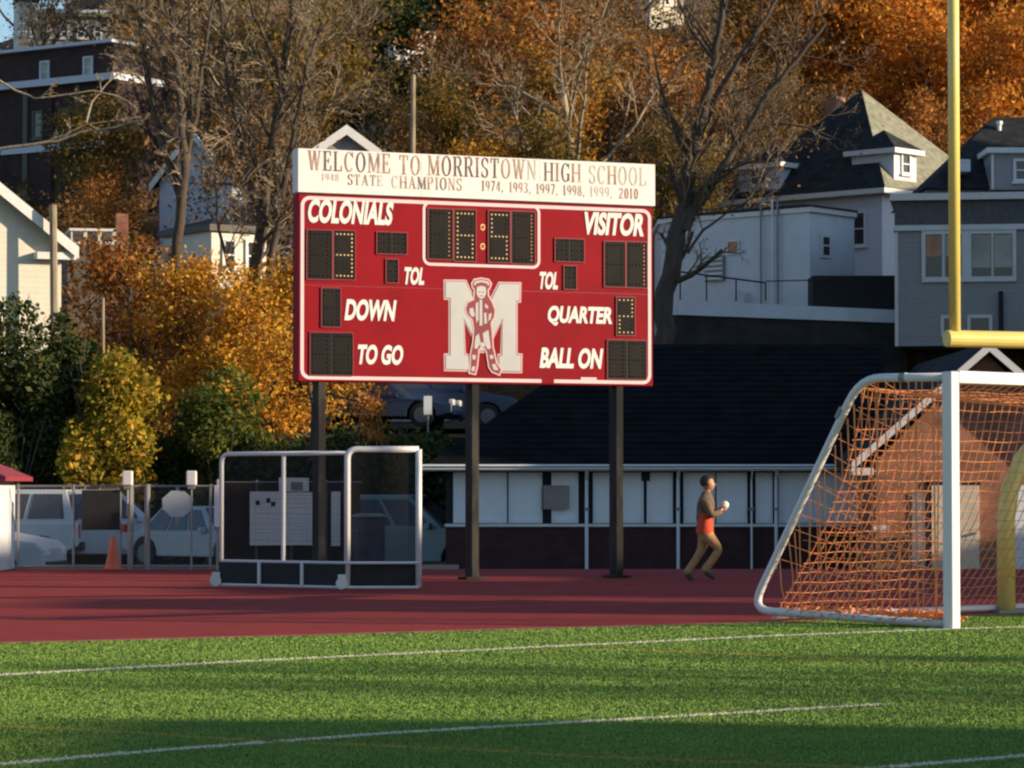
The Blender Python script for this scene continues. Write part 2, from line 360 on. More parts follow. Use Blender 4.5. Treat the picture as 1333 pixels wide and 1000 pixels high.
# turf blades
def turf_blades():
    g = np.random.default_rng(3); n = 560000
    d = 13.2 * (34.0 / 13.2) ** (g.random(n)); x = (g.random(n) * 2 - 1) * (d * .168 + .6)
    ex = np.array([p.x for p in edge]); ey = np.array([p.y for p in edge])
    keep = d < np.interp(x, ex, ey) - .02
    x = x[keep]; d = d[keep]; n = len(x)
    col = np.zeros(n, int)
    u = g.random(n); col[u > .7] = 1
    for k, l, w in field_lines:
        for a, b in zip(l, l[1:]):
            ab = np.array([b.x - a.x, b.y - a.y]); L2 = ab @ ab
            t = np.clip(((x - a.x) * ab[0] + (d - a.y) * ab[1]) / L2, 0, 1)
            dist = np.hypot(x - a.x - t * ab[0], d - a.y - t * ab[1])
            col[(dist < w * .5) & (g.random(n) < (.92 if k == 'w' else .75))] = 2 if k == 'w' else 3
    h = .006 + .009 * g.random(n); a = g.random(n) * 6.283; wd = .0035 + .00026 * d
    lx = (g.random(n) - .5) * .02 ; ly = (g.random(n) - .5) * .02
    v = np.zeros((n, 3, 3))
    v[:, 0] = np.stack([x - wd * np.cos(a), d - wd * np.sin(a), np.zeros(n)], 1)
    v[:, 1] = np.stack([x + wd * np.cos(a), d + wd * np.sin(a), np.zeros(n)], 1)
    v[:, 2] = np.stack([x + lx, d + ly, h], 1)
    me = bpy.data.meshes.new('turf_blades'); me.vertices.add(3 * n); me.loops.add(3 * n); me.polygons.add(n)
    me.vertices.foreach_set('co', v.reshape(-1)); me.loops.foreach_set('vertex_index', np.arange(3 * n)); me.polygons.foreach_set('loop_start', np.arange(0, 3 * n, 3))
    for m in (M['turf'], M['turf2'], M['linew'], M['liney']): me.materials.append(m)
    me.polygons.foreach_set('material_index', col); me.update()
    tag(link_mesh('turf_blades', me), 'short green artificial grass blades covering the football field', 'turf', kind='stuff')
M['turf2'] = mat('turf_light', (0.16, 0.26, 0.045), 0.85, 0.1, 3)
turf_blades()

# ------------------------------------------------------------------ scoreboard
BO = Vector((-3.091, 44.4, 0)); BE = Vector((2.138, 46.6, 0)); bdir = (BE - BO).normalized(); BRZ = math.atan2(bdir.y, bdir.x)
bn = Vector((bdir.y, -bdir.x, 0))
def UV(px, py):
    d = P(px, py, 1.0) - Vector((0, 0, CAMZ)); t = (BO - Vector((0, 0, CAMZ))).dot(bn) / d.dot(bn)
    q = Vector((0, 0, CAMZ)) + d * t
    return ((q - BO).dot(bdir), q.z)
board = empty('scoreboard', BO, BRZ, label='large red football scoreboard under a white welcome header on three dark posts', cat='scoreboard')
Uw = (BE - BO).length
def rbox(a, b, y0, y1, name, m, bevel=0.0, parent=board):      # box on the board plane between uv a and b
    mb = MB(); mb.b2((a[0], y0, a[1]), (b[0], y1, b[1])); return mb.build(name, m, parent, bevel)
zb, zt, zh = 2.895, 5.62, 6.27
rbox((0, zb), (Uw, zt), 0, .26, 'cabinet', M['boardred'], .012)
def rect_ring(u0, z0, u1, z1, r, w, n=6):
    def rr(u0, z0, u1, z1, r):
        o = []
        for cx, cz, a0 in ((u1 - r, z1 - r, 0), (u0 + r, z1 - r, 90), (u0 + r, z0 + r, 180), (u1 - r, z0 + r, 270)):
            for k in range(n + 1):
                a = R(a0 + 90 * k / n); o.append((cx + r * math.cos(a), cz + r * math.sin(a)))
        return o
    A = rr(u0, z0, u1, z1, r); B = rr(u0 + w, z0 + w, u1 - w, z1 - w, max(.005, r - w)); return A, B
def ring_obj(name, A, B, y0, t, m, parent):
    n = len(A); vs = [(p[0], y0, p[1]) for p in A] + [(p[0], y0, p[1]) for p in B] + [(p[0], y0 - t, p[1]) for p in A] + [(p[0], y0 - t, p[1]) for p in B]
    fs = []
    for i in range(n):
        j = (i + 1) % n
        fs += [(2 * n + i, 2 * n + j, 3 * n + j, 3 * n + i), (i, j, 2 * n + j, 2 * n + i), (n + i, 3 * n + i, 3 * n + j, n + j)]
    mb = MB(); mb.add(vs, fs); return mb.build(name, m, parent)
A, B = rect_ring(.03, zb + .03, Uw - .03, zt - .035, .14, .052); ring_obj('border_stripe', A, B, -.001, .006, M['boardline'], board)
hp = rbox((-.03, zt + .012), (Uw + .02, zh), -.05, .2, 'header_panel', M['header'], .008)
for ux in (Uw / 3, Uw * 2 / 3): rbox((ux - .004, zt + .02), (ux + .002, zh - .006), -.0515, -.05, 'panel_seam', M['fade3'], 0, hp)
rbox((-.005, zt + .002), (Uw, zt + .011), -.02, .2, 'joint_strip', M['grey'])
s0 = UV(500, 374)[1]; rbox((.09, s0 - .005), (Uw - .09, s0 + .005), -.003, 0, 'panel_seam', M['embred'])
for px, zl in ((420, 0), (620, 0), (808, 0)):
    u = UV(px, 600)[0]; mb = MB()
    mb.b2((u - .055, .03, 0), (u + .055, .30, zb - .002))
    mb.b2((u - .16, -.03, 0), (u + .16, .33, .04))
    po = mb.build('post', M['postblk'], board, .004)
    mb = MB(); mb.b2((u - .10, .03, zb), (u + .10, .27, zt)); 
mb = MB()
for u in (.5, 2.8, 5.2): mb.b2((u - .06, .262, zb), (u + .06, .33, zh))
mb.build('rear_strut', M['postblk'], board)
# lettering helpers
def fit(me, u0, u1, z0, z1, y, shear):
    co = np.empty(len(me.vertices) * 3); me.vertices.foreach_get('co', co); co = co.reshape(-1, 3)
    mn, mx = co.min(0), co.max(0)
    a = (co[:, 0] - mn[0]) / (mx[0] - mn[0]); b = (co[:, 1] - mn[1]) / (mx[1] - mn[1]); c = (co[:, 2] - mn[2])
    w = u1 - u0 - shear * (z1 - z0)
    out = np.stack([u0 + a * w + shear * (z1 - z0) * b, y - c, z0 + b * (z1 - z0)], 1)
    me.vertices.foreach_set('co', out.reshape(-1)); me.update()
def split_letters(me, name, parent):
    e = empty(name, (0, 0, 0)); e.parent = parent
    bm = bmesh.new(); bm.from_mesh(me); bm.verts.ensure_lookup_table(); seen = set(); m = me.materials[0]
    for v0 in bm.verts:
        if v0.index in seen: continue
        st = [v0]; isl = []; seen.add(v0.index)
        while st:
            v = st.pop(); isl.append(v)
            for ed in v.link_edges:
                w = ed.other_vert(v)
                if w.index not in seen: seen.add(w.index); st.append(w)
        ix = {v.index: i for i, v in enumerate(isl)}; fs = {f for v in isl for f in v.link_faces}
        n = bpy.data.meshes.new('letter'); n.from_pydata([v.co[:] for v in isl], [], [[ix[v.index] for v in f.verts] for f in fs]); n.materials.append(m); link_mesh('letter', n, e)
    bm.free(); bpy.data.meshes.remove(me); return e
def sans(txt, name, u0, u1, z0, z1, m, parent, y=-.002, t=.008, bold=.03, shear=.13, spc=1.0):
    cu = bpy.data.curves.new('t', 'FONT'); cu.body = txt; cu.extrude = t / 2; cu.offset = bold; cu.space_character = spc; cu.resolution_u = 4
    o = bpy.data.objects.new('t', cu); C.objects.link(o); dg = bpy.context.evaluated_depsgraph_get(); dg.update()
    me = bpy.data.meshes.new_from_object(o.evaluated_get(dg)); bpy.data.objects.remove(o); me.materials.clear(); me.materials.append(m); me.name = name
    fit(me, u0, u1, z0, z1, y, shear)
    return split_letters(me, name, parent)
def word(txt, x0, y0, x1, y1, bold=.042):
    cx, cy = (x0 + x1) / 2, (y0 + y1) / 2
    u0, u1 = UV(x0, cy)[0], UV(x1, cy)[0]; z1, z0 = UV(cx, y0)[1], UV(cx, y1)[1]
    sans(txt, 'lettering', u0, u1, z0, z1, M['white'], board, bold=bold)
word('COLONIALS', 399, 261, 513, 292); word('VISITOR', 757, 277, 841, 307)
word('TOL', 524, 348, 554, 371); word('TOL', 700, 354, 728, 377)
word('DOWN', 448, 390, 516, 418); word('TO GO', 463, 449, 526, 475); word('QUARTER', 711, 399, 799, 425); word('BALL ON', 702, 453, 785, 480)
# serif glyphs for the header
def glyph(ch):
    T, t, S = .145, .055, .045      # thick, thin, serif
    o = []                        # convex/concave polygons
    def bar(x0, y0, x1, y1, w): o.append([(x0 - w / 2, y0), (x0 + w / 2, y0), (x1 + w / 2, y1), (x1 - w / 2, y1)])
    def hb(x0, x1, y, h): o.append([(x0, y), (x1, y), (x1, y + h), (x0, y + h)])
    def ser(x, y, w=.34): hb(x - w / 2, x + w / 2, y, S)
    def arc(cx, cy, rx, ry, a0, a1, n=14, wt=T, ht=t):
        for k in range(n):
            p = []
            for a, e in ((a0 + (a1 - a0) * k / n, 0), (a0 + (a1 - a0) * (k + 1) / n, 0)):
                c, s = math.cos(R(a)), math.sin(R(a)); p.append((c, s))
            q = [(cx + p[0][0] * rx, cy + p[0][1] * ry), (cx + p[1][0] * rx, cy + p[1][1] * ry), (cx + p[1][0] * (rx - wt), cy + p[1][1] * (ry - ht)), (cx + p[0][0] * (rx - wt), cy + p[0][1] * (ry - ht))]
            o.append(q)
    w = .72
    if ch == 'W': w = 1.05; bar(.14, 1, .34, 0, T); bar(.34, 0, .53, 1, t); bar(.53, 1, .73, 0, T); bar(.73, 0, .92, 1, t); ser(.14, 1 - S, .3); ser(.92, 1 - S, .26); ser(.53, 1 - S, .26)
    elif ch == 'E' or ch == 'L' or ch == 'F':
        w = .68; bar(.16, 0, .16, 1, T); ser(.16, 0); ser(.16, 1 - S)
        if ch != 'F': hb(.16, .62, 0, t); bar(.60, 0, .60, .28, .06)
        if ch != 'L': hb(.16, .60, 1 - t, t); bar(.57, .76, .57, 1, .06); hb(.16, .45, .48, t); bar(.43, .38, .43, .64, .05)
    elif ch == 'C' or ch == 'G':
        w = .76; arc(.40, .5, .36, .52, 40, 320, 18); bar(.68, .70, .68, 1, .05)
        if ch == 'G': bar(.64, .05, .64, .42, T); hb(.48, .76, .40, S)
    elif ch == 'O' or ch == '0': w = .82 if ch == 'O' else .6; arc(w / 2, .5, w / 2 - .04, .52, 0, 360, 22)
    elif ch == 'M': w = .98; bar(.14, 0, .14, 1, t); bar(.84, 0, .84, 1, T); bar(.17, 1, .49, .05, T); bar(.49, .05, .82, 1, t); ser(.14, 0, .26); ser(.84, 0, .32); ser(.12, 1 - S, .24); ser(.86, 1 - S, .28)
    elif ch == 'T': w = .74; bar(.37, 0, .37, 1, T); ser(.37, 0, .36); hb(.04, .70, 1 - t, t); bar(.07, .74, .07, 1, .06); bar(.67, .74, .67, 1, .06)
    elif ch in 'RPB': 
        w = .76; bar(.16, 0, .16, 1, T); ser(.16, 0); hb(0, .4, 1 - t, t); hb(.16, .4, .46, t); arc(.38, .755, .3, .28, -90, 90, 10, .15)
        if ch == 'R': bar(.42, .48, .66, 0, T); ser(.66, 0, .24)
    elif ch == 'I': w = .36; bar(.18, 0, .18, 1, T); ser(.18, 0); ser(.18, 1 - S)
    elif ch == 'S': w = .62; arc(.31, .755, .27, .265, 20, 270, 12, .13); arc(.31, .245, .27, .265, -160, 90, 12, .13); bar(.55, .7, .55, .98, .05); bar(.07, .02, .07, .3, .05)
    elif ch == 'N': w = .82; bar(.14, 0, .14, 1, t); bar(.68, 0, .68, 1, t); bar(.14, 1, .68, 0, T); ser(.14, 0, .26); ser(.68, 1 - S, .26); ser(.1, 1 - S, .2)
    elif ch == 'H': w = .86; bar(.16, 0, .16, 1, T); bar(.70, 0, .70, 1, T); hb(.16, .7, .47, t); [ser(x, y, .32) for x in (.16, .70) for y in (0, 1 - S)]
    elif ch == 'A': w = .84; bar(.14, 0, .42, 1, t); bar(.42, 1, .68, 0, T); hb(.22, .6, .3, t); ser(.13, 0, .24); ser(.7, 0, .3)
    elif ch == '1': w = .44; bar(.22, 0, .22, 1, .14); ser(.22, 0, .34); bar(.1, .82, .22, 1, .08)
    elif ch == '2': w = .58; arc(.28, .73, .25, .28, -10, 170, 10, .12); bar(.08, .06, .44, .66, .12); hb(.03, .54, 0, .1)
    elif ch == '3': w = .58; arc(.26, .76, .25, .25, -90, 160, 10, .12); arc(.26, .26, .27, .27, -160, 90, 10, .12)
    elif ch == '4': w = .6; bar(.42, 0, .42, 1, .13); hb(.03, .56, .24, .08); bar(.06, .28, .40, 1, .07)
    elif ch == '7': w = .56; hb(.03, .53, .88, .12); bar(.2, 0, .47, .9, .12)
    elif ch == '8': w = .58; arc(.28, .76, .22, .25, 0, 360, 14, .11); arc(.28, .26, .25, .27, 0, 360, 14, .12)
    elif ch == '9': w = .58; arc(.28, .68, .25, .33, 0, 360, 14, .12); arc(.2, .5, .33, .5, -70, 20, 8, .12)
    elif ch == ',': w = .3; bar(.12, 0, .12, .14, .12); bar(.08, -.14, .13, .0, .06)
    return o, w
def serif(txt, mats, u0, u1, z0, z1, parent, y=-.052, gap=.12, space=.42):
    cur = 0; placed = []
    for i, ch in enumerate(txt):
        if ch == ' ': cur += space; continue
        g, w = glyph(ch); placed.append((g, cur, mats[i % len(mats)] if isinstance(mats, list) else mats)); cur += w + gap
    cur -= gap; su = (u1 - u0) / cur; sz = z1 - z0
    e = empty('lettering', (0, 0, 0)); e.parent = parent
    for g, x, m in placed:
        mb = MB()
        for poly in g:
            a = sum(poly[i][0] * poly[(i + 1) % len(poly)][1] - poly[(i + 1) % len(poly)][0] * poly[i][1] for i in range(len(poly)))
            if a < 0: poly = poly[::-1]
            off = random.random() * .0012
            mb.add([(u0 + (x + q[0]) * su, y - .003 - off, z0 + q[1] * sz) for q in poly], [tuple(range(len(poly)))])
        mb.build('letter', M[m], e, fix=False)
    return e
def hword(txt, mats, x0, x1, y0, y1, **k):   # y0 top, y1 bottom at the middle of the word
    cx = (x0 + x1) / 2
    serif(txt, mats, UV(x0, (y0 + y1) / 2)[0], UV(x1, (y0 + y1) / 2)[0], UV(cx, y1)[1], UV(cx, y0)[1], board, **k)
hword('WELCOME', ['fade2', 'fade1', 'fade1', 'fade2', 'fade1', 'fade2', 'fade2'], 399, 507, 198.5, 224)
hword('TO', ['fade2', 'fade2'], 518, 546, 203, 228)
hword('MORRISTOWN', ['fade2', 'fade1', 'fade1', 'fade1', 'fade1', 'fade1', 'fade1', 'fade2', 'fade2', 'fade3'], 555, 697, 206, 231.5)
hword('HIGH', ['fade1', 'fade2', 'fade1', 'fade2'], 706, 755, 213, 237)
hword('SCHOOL', ['fade3', 'fade3', 'fade2', 'fade3', 'fade3', 'fade3'], 765, 840, 217, 241)
hword('1948', ['fade3'], 417, 440, 226.5, 236)
hword('STATE', ['fade1', 'fade2', 'fade2', 'fade2', 'fade3'], 451, 497, 228, 242)
hword('CHAMPIONS', ['fade3', 'fade2', 'fade2', 'fade1', 'fade2', 'fade2', 'fade1', 'fade2', 'fade2'], 508, 600, 231, 247)
for t_, a, b_, c in (('1974,', 625, 654, 'fade1'), ('1993,', 661, 690, 'fade2'), ('1997,', 696, 725, 'fade2'), ('1998,', 731, 760, 'fade2'), ('1999,', 766, 796, 'fade3'), ('2010', 804, 829, 'fade4')):
    yy = 236 + (a - 625) * .0545; hword(t_, [c, 'fade2' if c == 'fade1' else c], a, b_, yy, yy + 13.5)
# displays
def display(x0, y0, x1, y1, digits):
    cx, cy = (x0 + x1) / 2, (y0 + y1) / 2
    u0, u1 = UV(x0, cy)[0], UV(x1, cy)[0]; z1, z0 = UV(cx, y0)[1], UV(cx, y1)[1]
    d = rbox((u0, z0), (u1, z1), -.012, -.001, 'display', M['panel'], .003)
    A, B = rect_ring(u0 - .008, z0 - .008, u1 + .008, z1 + .008, .012, .014); ring_obj('display_rim', A, B, -.001, .02, M['embred'], d)
    SEG = {'3': 'tgmrs', '1': 'gr', '6': 'tlmrLs', '5': 'tlmrs', '2': 'tgmLs', '': '', 'c': ''}
    n = len(digits); w = (u1 - u0) / n
    on, off = MB(), MB()
    lit = []
    for i, (dg_, kind) in enumerate(digits):
        a, b = u0 + i * w + w * .16, u0 + (i + 1) * w - w * .16; lo, hi = z0 + (z1 - z0) * .08, z1 - (z1 - z0) * .08; mid = (lo + hi) / 2
        segs = {'t': ((a, hi), (b, hi)), 'm': ((a, mid), (b, mid)), 's': ((a, lo), (b, lo)), 'l': ((a, mid), (a, hi)), 'L': ((a, lo), (a, mid)), 'g': ((b, mid), (b, hi)), 'r': ((b, lo), (b, mid))}
        for k, (p, q) in segs.items():
            isH = abs(p[1] - q[1]) < 1e-6; L = (abs(q[0] - p[0]) + abs(q[1] - p[1])); nb = max(2, int(L / .055))
            tgt = (on if k in SEG[dg_] else off)
            for j in range(nb + 1):
                t = (j + (0 if isH else .0)) / nb; u = p[0] + (q[0] - p[0]) * t; z = p[1] + (q[1] - p[1]) * t; r = .013 if tgt is on else .011
                tgt.lathe((u, -.012, z), [(r, 0), (r * .9, -.010), (r * .4, -.017)], 6, 'Y', 0)
        if kind: lit.append(kind)
        if i < n - 1: off.b2((u0 + (i + 1) * w - .004, -.016, z0 + .01), (u0 + (i + 1) * w + .004, -.0125, z1 - .01))
    if on.v: tag(on.build('lit_bulbs', M[lit[0]], d), kind='stuff')
    if off.v: tag(off.build('unlit_bulbs', M['bulb_off'], d), kind='stuff')
    return d
display(399, 299.5, 432, 364, [('', 0)]); display(433.5, 300, 462, 364.5, [('3', 'bulb_on')])
display(490, 302.5, 529.5, 331, [('', 0), ('', 0)]); display(502, 337.5, 518, 368.5, [('', 0)])
display(556.5, 272, 589, 338, [('1', 'bulb_dim')]); display(590.5, 273, 619, 340.5, [('6', 'bulb_on')])
display(635, 274.5, 663.5, 342, [('5', 'bulb_on')]); display(665, 275.5, 696, 344, [('1', 'bulb_dim')])
display(722, 311, 760, 341, [('', 0), ('', 0)]); display(733.5, 346, 750, 377, [('', 0)])
display(786, 314.5, 813.5, 374, [('', 0)]); display(814.5, 315, 842, 375, [('1', 'bulb_dim')])
display(418, 375, 443, 426, [('', 0)]); display(403, 433, 459, 489, [('', 0), ('', 0)])
display(802, 387, 826, 437, [('2', 'bulb_on')]); display(790, 443, 841, 494, [('', 0), ('', 0)])
for yy in (296, 321):
    u, z = UV(628, yy); mb = MB()
    for k in range(8): mb.lathe((u + .03 * math.cos(k * .785), -.003, z + .04 * math.sin(k * .785)), [(.013, 0), (.011, -.01), (.005, -.016)], 6, 'Y')
    tag(mb.build('colon_bulbs', M['bulb_on'], board), kind='stuff')
(u0, z1), (u1, z0) = UV(550, 306), UV(703, 306); z1 = UV(627, 264.5)[1]; z0 = UV(627, 348)[1]
A, B = rect_ring(u0, z0, u1, z1, .12, .042); ring_obj('clock_outline', A, B, -.001, .007, M['boardline'], board)
# red patch and small plate that break the bottom stripe
a = UV(713, 497); rbox((a[0] - .1, zb + .02), (a[0] + .1, zb + .10), -.010, -.008, 'stripe_patch', M['boardred'])
a = UV(766, 493); rbox((a[0] - .13, a[1] - .018), (a[0] + .13, a[1] + .018), -.011, -.009, 'maker_plate', M['boardline'])
# emblem
def epoly(pts): return [UV(560 + x / 6.664, 350 + y / 6.664) for x, y in pts]
def area2(p): return sum(p[i][0] * p[(i + 1) % len(p)][1] - p[(i + 1) % len(p)][0] * p[i][1] for i in range(len(p)))
def offs(p, d):
    if area2(p) < 0: p = p[::-1]
    o = []
    for i in range(len(p)):
        a, b, c = Vector(p[i - 1]), Vector(p[i]), Vector(p[(i + 1) % len(p)])
        n1 = Vector(((b - a).y, -(b - a).x)).normalized(); n2 = Vector(((c - b).y, -(c - b).x)).normalized()
        n = (n1 + n2); k = max(.45, n.length / 2); o.append(tuple(b + n.normalized() * d / k))
    return o
def flat(polys, y, t, name, m, parent):
    mb = MB()
    for p in polys:
        if area2(p) < 0: p = p[::-1]
        mb.prism(p, (1, 0, 0), (0, 0, 1), (0, -1, 0), (0, y, 0), t)
    return mb.build(name, m, parent)
Mp = epoly([(130, 110), (302, 112), (452, 420), (600, 130), (775, 133), (772, 278), (742, 278), (742, 748), (785, 752), (782, 890), (592, 887), (598, 755), (622, 755), (625, 430), (480, 715), (436, 712), (288, 430), (293, 748), (330, 756), (338, 876), (134, 872), (132, 752), (174, 748), (174, 256), (132, 252)])
flat([offs(Mp, .028)], -.002, .003, 'emblem_outline', M['embpink'], board)
flat([offs(Mp, .010)], -.0052, .002, 'emblem_keyline', M['embred'], board)
emb = flat([Mp], -.0074, .004, 'emblem_letter', M['emb'], board)
fig = epoly([(362, 130), (380, 100), (440, 88), (500, 100), (522, 130), (510, 165), (494, 180), (498, 235), (530, 290), (556, 360), (548, 420), (520, 470), (530, 560), (537, 680), (552, 740), (568, 820), (610, 875), (594, 915), (535, 890), (510, 850), (490, 720), (455, 660), (415, 700), (400, 850), (385, 910), (340, 900), (350, 850), (352, 740), (372, 640), (380, 520), (368, 440), (325, 400), (308, 350), (325, 295), (380, 270), (385, 180), (368, 160)])
flat([offs(fig, .022)], -.0125, .003, 'soldier_outline', M['embpink'], board)
flat([fig], -.0157, .002, 'soldier_coat', M['embred'], board)
W_ = [[(372, 132), (388, 108), (440, 98), (494, 108), (512, 132), (500, 150), (486, 128), (440, 116), (394, 128), (382, 150)], [(402, 160), (440, 148), (478, 160), (482, 215), (462, 252), (440, 262), (416, 250), (398, 215)],
      [(338, 345), (368, 338), (384, 408), (360, 420), (336, 385)], [(424, 268), (446, 270), (450, 490), (424, 495)], [(392, 300), (412, 288), (415, 440), (398, 470), (390, 400)], [(476, 300), (500, 330), (492, 350), (470, 330)],
      [(505, 392), (530, 385), (520, 440), (500, 455)], [(462, 385), (482, 380), (490, 470), (466, 480)], [(388, 590), (418, 560), (432, 640), (405, 695), (378, 690)], [(452, 560), (500, 530), (522, 690), (494, 700), (462, 640)], [(430, 640), (475, 640), (480, 670), (430, 675)],
      [(362, 745), (392, 750), (388, 790), (362, 785)], [(510, 750), (540, 748), (546, 776), (520, 785)], [(358, 850), (388, 845), (380, 890), (352, 888)], [(530, 830), (560, 825), (590, 880), (548, 878)]]
for q in W_: flat([epoly(q)], -.0179, .0015, 'soldier_detail', M['emb'], board)
for q in ([(418, 200), (432, 200), (432, 208), (418, 208)], [(448, 200), (462, 200), (462, 208), (448, 208)], [(428, 232), (454, 232), (450, 240), (432, 240)]): flat([epoly(q)], -.0196, .001, 'soldier_face_mark', M['embred'], board)
# ------------------------------------------------------------------ soccer goal
E1 = Vector((.743, .669, 0)); EB = Vector((-.669, .743, 0)); UP = Vector((0, 0, 1))
GO = Vector((4.17, 29.2, 0)); GRZ = math.atan2(E1.y, E1.x); GW = 7.32
goal = empty('soccer_goal', GO, GRZ, label='white soccer goal with a sagging orange net standing at the edge of the turf', cat='soccer goal')
def pipe_path(pts, r, n=6):      # rounds corners
    o = [Vector(pts[0])]
    for a, b, c in zip(pts, pts[1:], pts[2:]):
        a, b, c = Vector(a), Vector(b), Vector(c); p = b + (a - b).normalized() * r; q = b + (c - b).normalized() * r
        for k in range(n + 1):
            t = k / n; o.append(p * (1 - t) ** 2 + b * 2 * t * (1 - t) + q * t * t)
    o.append(Vector(pts[-1])); return o
# local: x along the mouth, y to the back
def box_part(name, a, b, m, parent, bevel=.006):
    mb = MB(); mb.b2(a, b); return mb.build(name, m, parent, bevel)
for x in (0, GW): box_part('goal_post', (x - .06, -.06, 0), (x + .06, .06, 2.44), M['goalwhite'], goal, .012)
box_part('crossbar', (.062, -.06, 2.33), (GW - .062, .06, 2.45), M['goalwhite'], goal, .012)
prof = [(0.06, 2.40), (1.12, 2.40), (2.56, .22), (2.30, .045), (.06, .045)]
def side_frame(x):
    pts = pipe_path([(x, .06, 2.39), (x, 1.14, 2.41), (x, 2.62, .05 + .05), (x, .06, .045)], .28)
    mb = MB(); mb.tube(pts, .042, 10); return mb.build('side_frame', M['goalwhite'], goal, smooth=True)
for x in (0, GW):
    side_frame(x)
    mb = MB(); mb.tube([(x, .55, 2.40), (x, .62, 2.40)], .047, 10); mb.build('tape_band', M['grey'], goal)
    mb = MB(); mb.tube([(x, 1.36, 2.11), (x, 1.42, 2.02)], .05, 10); mb.build('tape_band', M['grey'], goal)
mb = MB(); mb.tube([(0, 2.30, .045), (GW, 2.30, .045)], .035, 8); mb.build('rear_ground_bar', M['goalwhite'], goal, smooth=True)
# net
netm = MB(); NR = .0062
def strand(p, q, sag=.0, n=5, r=NR):
    p, q = Vector(p), Vector(q); pts = []
    for k in range(n + 1):
        t = k / n; pts.append(p.lerp(q, t) + Vector((0, 0, -sag * 4 * t * (1 - t))))
    netm.tube(pts, r, 3, cap=False)
rg = random.Random(11)
for x in (0.02, GW - .02):
    n = 25
    for i in range(n):       # hanging strands
        u = .10 + 2.12 * i / (n - 1) + rg.uniform(-.03, .03)
        top = 2.38 if u < 1.1 else 2.36 - (u - 1.10) / 1.46 * 2.26
        ub = .10 + (u - .1) * .97
        w0 = rg.uniform(-.02, .02); netm.tube([(x + w0, u, top), (x + rg.uniform(-.03, .03), u * .5 + ub * .5 + rg.uniform(-.02, .02), top * .55), (x + rg.uniform(-.05, .05), ub, .06)], rg.uniform(.0065, .0095), 3, cap=False)
    for j in range(14):      # rows that droop towards the post
        zb_ = .62 + j * .15
        u1 = min(2.5, 1.10 + max(0, (2.36 - zb_)) / 2.26 * 1.46); z1_ = min(zb_, 2.36)
        droop = (.62 + rg.uniform(-.08, .08)) * min(1.0, zb_ / 1.4)
        if zb_ > 2.36: u1 = 1.15 - (zb_ - 2.36) * 1.5; z1_ = 2.36
        if u1 < .15: break
        strand((x, u1, z1_), (x, .08, max(.08, z1_ - droop * (u1 / 2.0))), .04, 6, .0045)
    for j in range(22):      # short slack rows near the ground
        zb_ = .1 + .06 * j + rg.uniform(-.02, .02); a = rg.uniform(.1, 1.4)
        strand((x, min(2.2, a + rg.uniform(.5, 1.0)), zb_), (x, a, zb_ + rg.uniform(-.12, .08)), .03, 4, .0032)
nb = 60
def bs(s): 
    pts = []
    for k in range(9):
        t = k / 8
        if t < .36:
            v = t / .36; pts.append((v * 1.12, 2.38 - .26 * math.sin(v * math.pi) * s - .02))
        else:
            v = (t - .36) / .64; pts.append((1.12 + 1.2 * v - .22 * math.sin(v * math.pi), 2.36 - 2.28 * v))
    return pts
for i in range(nb + 1):
    x = .06 + (GW - .12) * i / nb; s = math.sin(math.pi * i / nb) * .6 + .5
    netm.tube([(x, a, b) for a, b in bs(s)], NR, 3, cap=False)
for j in range(36):
    t = j / 35; pts = []
    for i in range(0, 31):
        ss = math.sin(math.pi * i / 30) * .6 + .5; b_ = bs(ss); k = min(7, int(t * 8)); f_ = t * 8 - k
        a = b_[k][0] * (1 - f_) + b_[k + 1][0] * f_; z = b_[k][1] * (1 - f_) + b_[k + 1][1] * f_
        pts.append((.02 + (GW - .04) * i / 30, a, z + .008 * math.sin(i * 1.9 + j)))
    netm.tube(pts, .0045, 3, cap=False)
for i in range(900):         # bunched netting lying on the ground bar
    u = rg.uniform(.1, 2.2); a = rg.uniform(0, 6.28); q = Vector((rg.uniform(-.03, .10) + (0), u, rg.uniform(.05, .16 if rg.random() < .5 else .12)))
    netm.tube([q, q + Vector((math.cos(a) * .05, math.sin(a) * .10, rg.uniform(-.03, .03)))], .006, 3, cap=False)
tag(netm.build('goal_net', M['net'], goal, fix=False), kind='stuff')
mb = MB()
for i in range(200):
    a = rg.uniform(0, 6.28); r_ = rg.uniform(0, .35) ; q = Vector((.22 + .25 * r_ * math.cos(a), .5 + 1.2 * r_ * math.sin(a), rg.uniform(.03, .14)))
    mb.tube([q, q + Vector((rg.uniform(-.08, .08), rg.uniform(-.15, .15), rg.uniform(-.03, .03)))], .012, 3)
tag(mb.build('net_heap', M['net'], goal, fix=False), kind='stuff')

# ------------------------------------------------------------------ football goalpost
FP = P(1238, 441, 35.0); fdir = Vector((.93, .367, 0)).normalized(); FRZ = math.atan2(fdir.y, fdir.x)
fg = empty('football_goalpost', Vector((FP.x, FP.y, 0)), FRZ, label='tall yellow football goalpost with a curved gooseneck pole beside the soccer goal', cat='goalpost')
zc = FP.z; FW = 7.1
mb = MB(); mb.tube([(-.06, 0, zc), (FW + .06, 0, zc)], .098, 16); mb.build('crossbar', M['yellow'], fg, smooth=False, bevel=.01)
for x in (.05, FW - .05):
    mb = MB(); mb.tube([(x, 0, zc + .09), (x, 0, zc + 6.1)], .066, 16); mb.build('upright', M['yellow'], fg, smooth=True)
base = G(1310, 797); bl = Matrix.Rotation(-FRZ, 3, 'Z') @ (base - Vector((FP.x, FP.y, 0)))
tp = Matrix.Rotation(-FRZ, 3, 'Z') @ (P(1336, 525, 34.6) - Vector((FP.x, FP.y, 0)))
mid = Vector((FW / 2, 0, zc))
pts = [Vector((bl.x, bl.y, 0)), Vector((bl.x, bl.y, 1.0))]
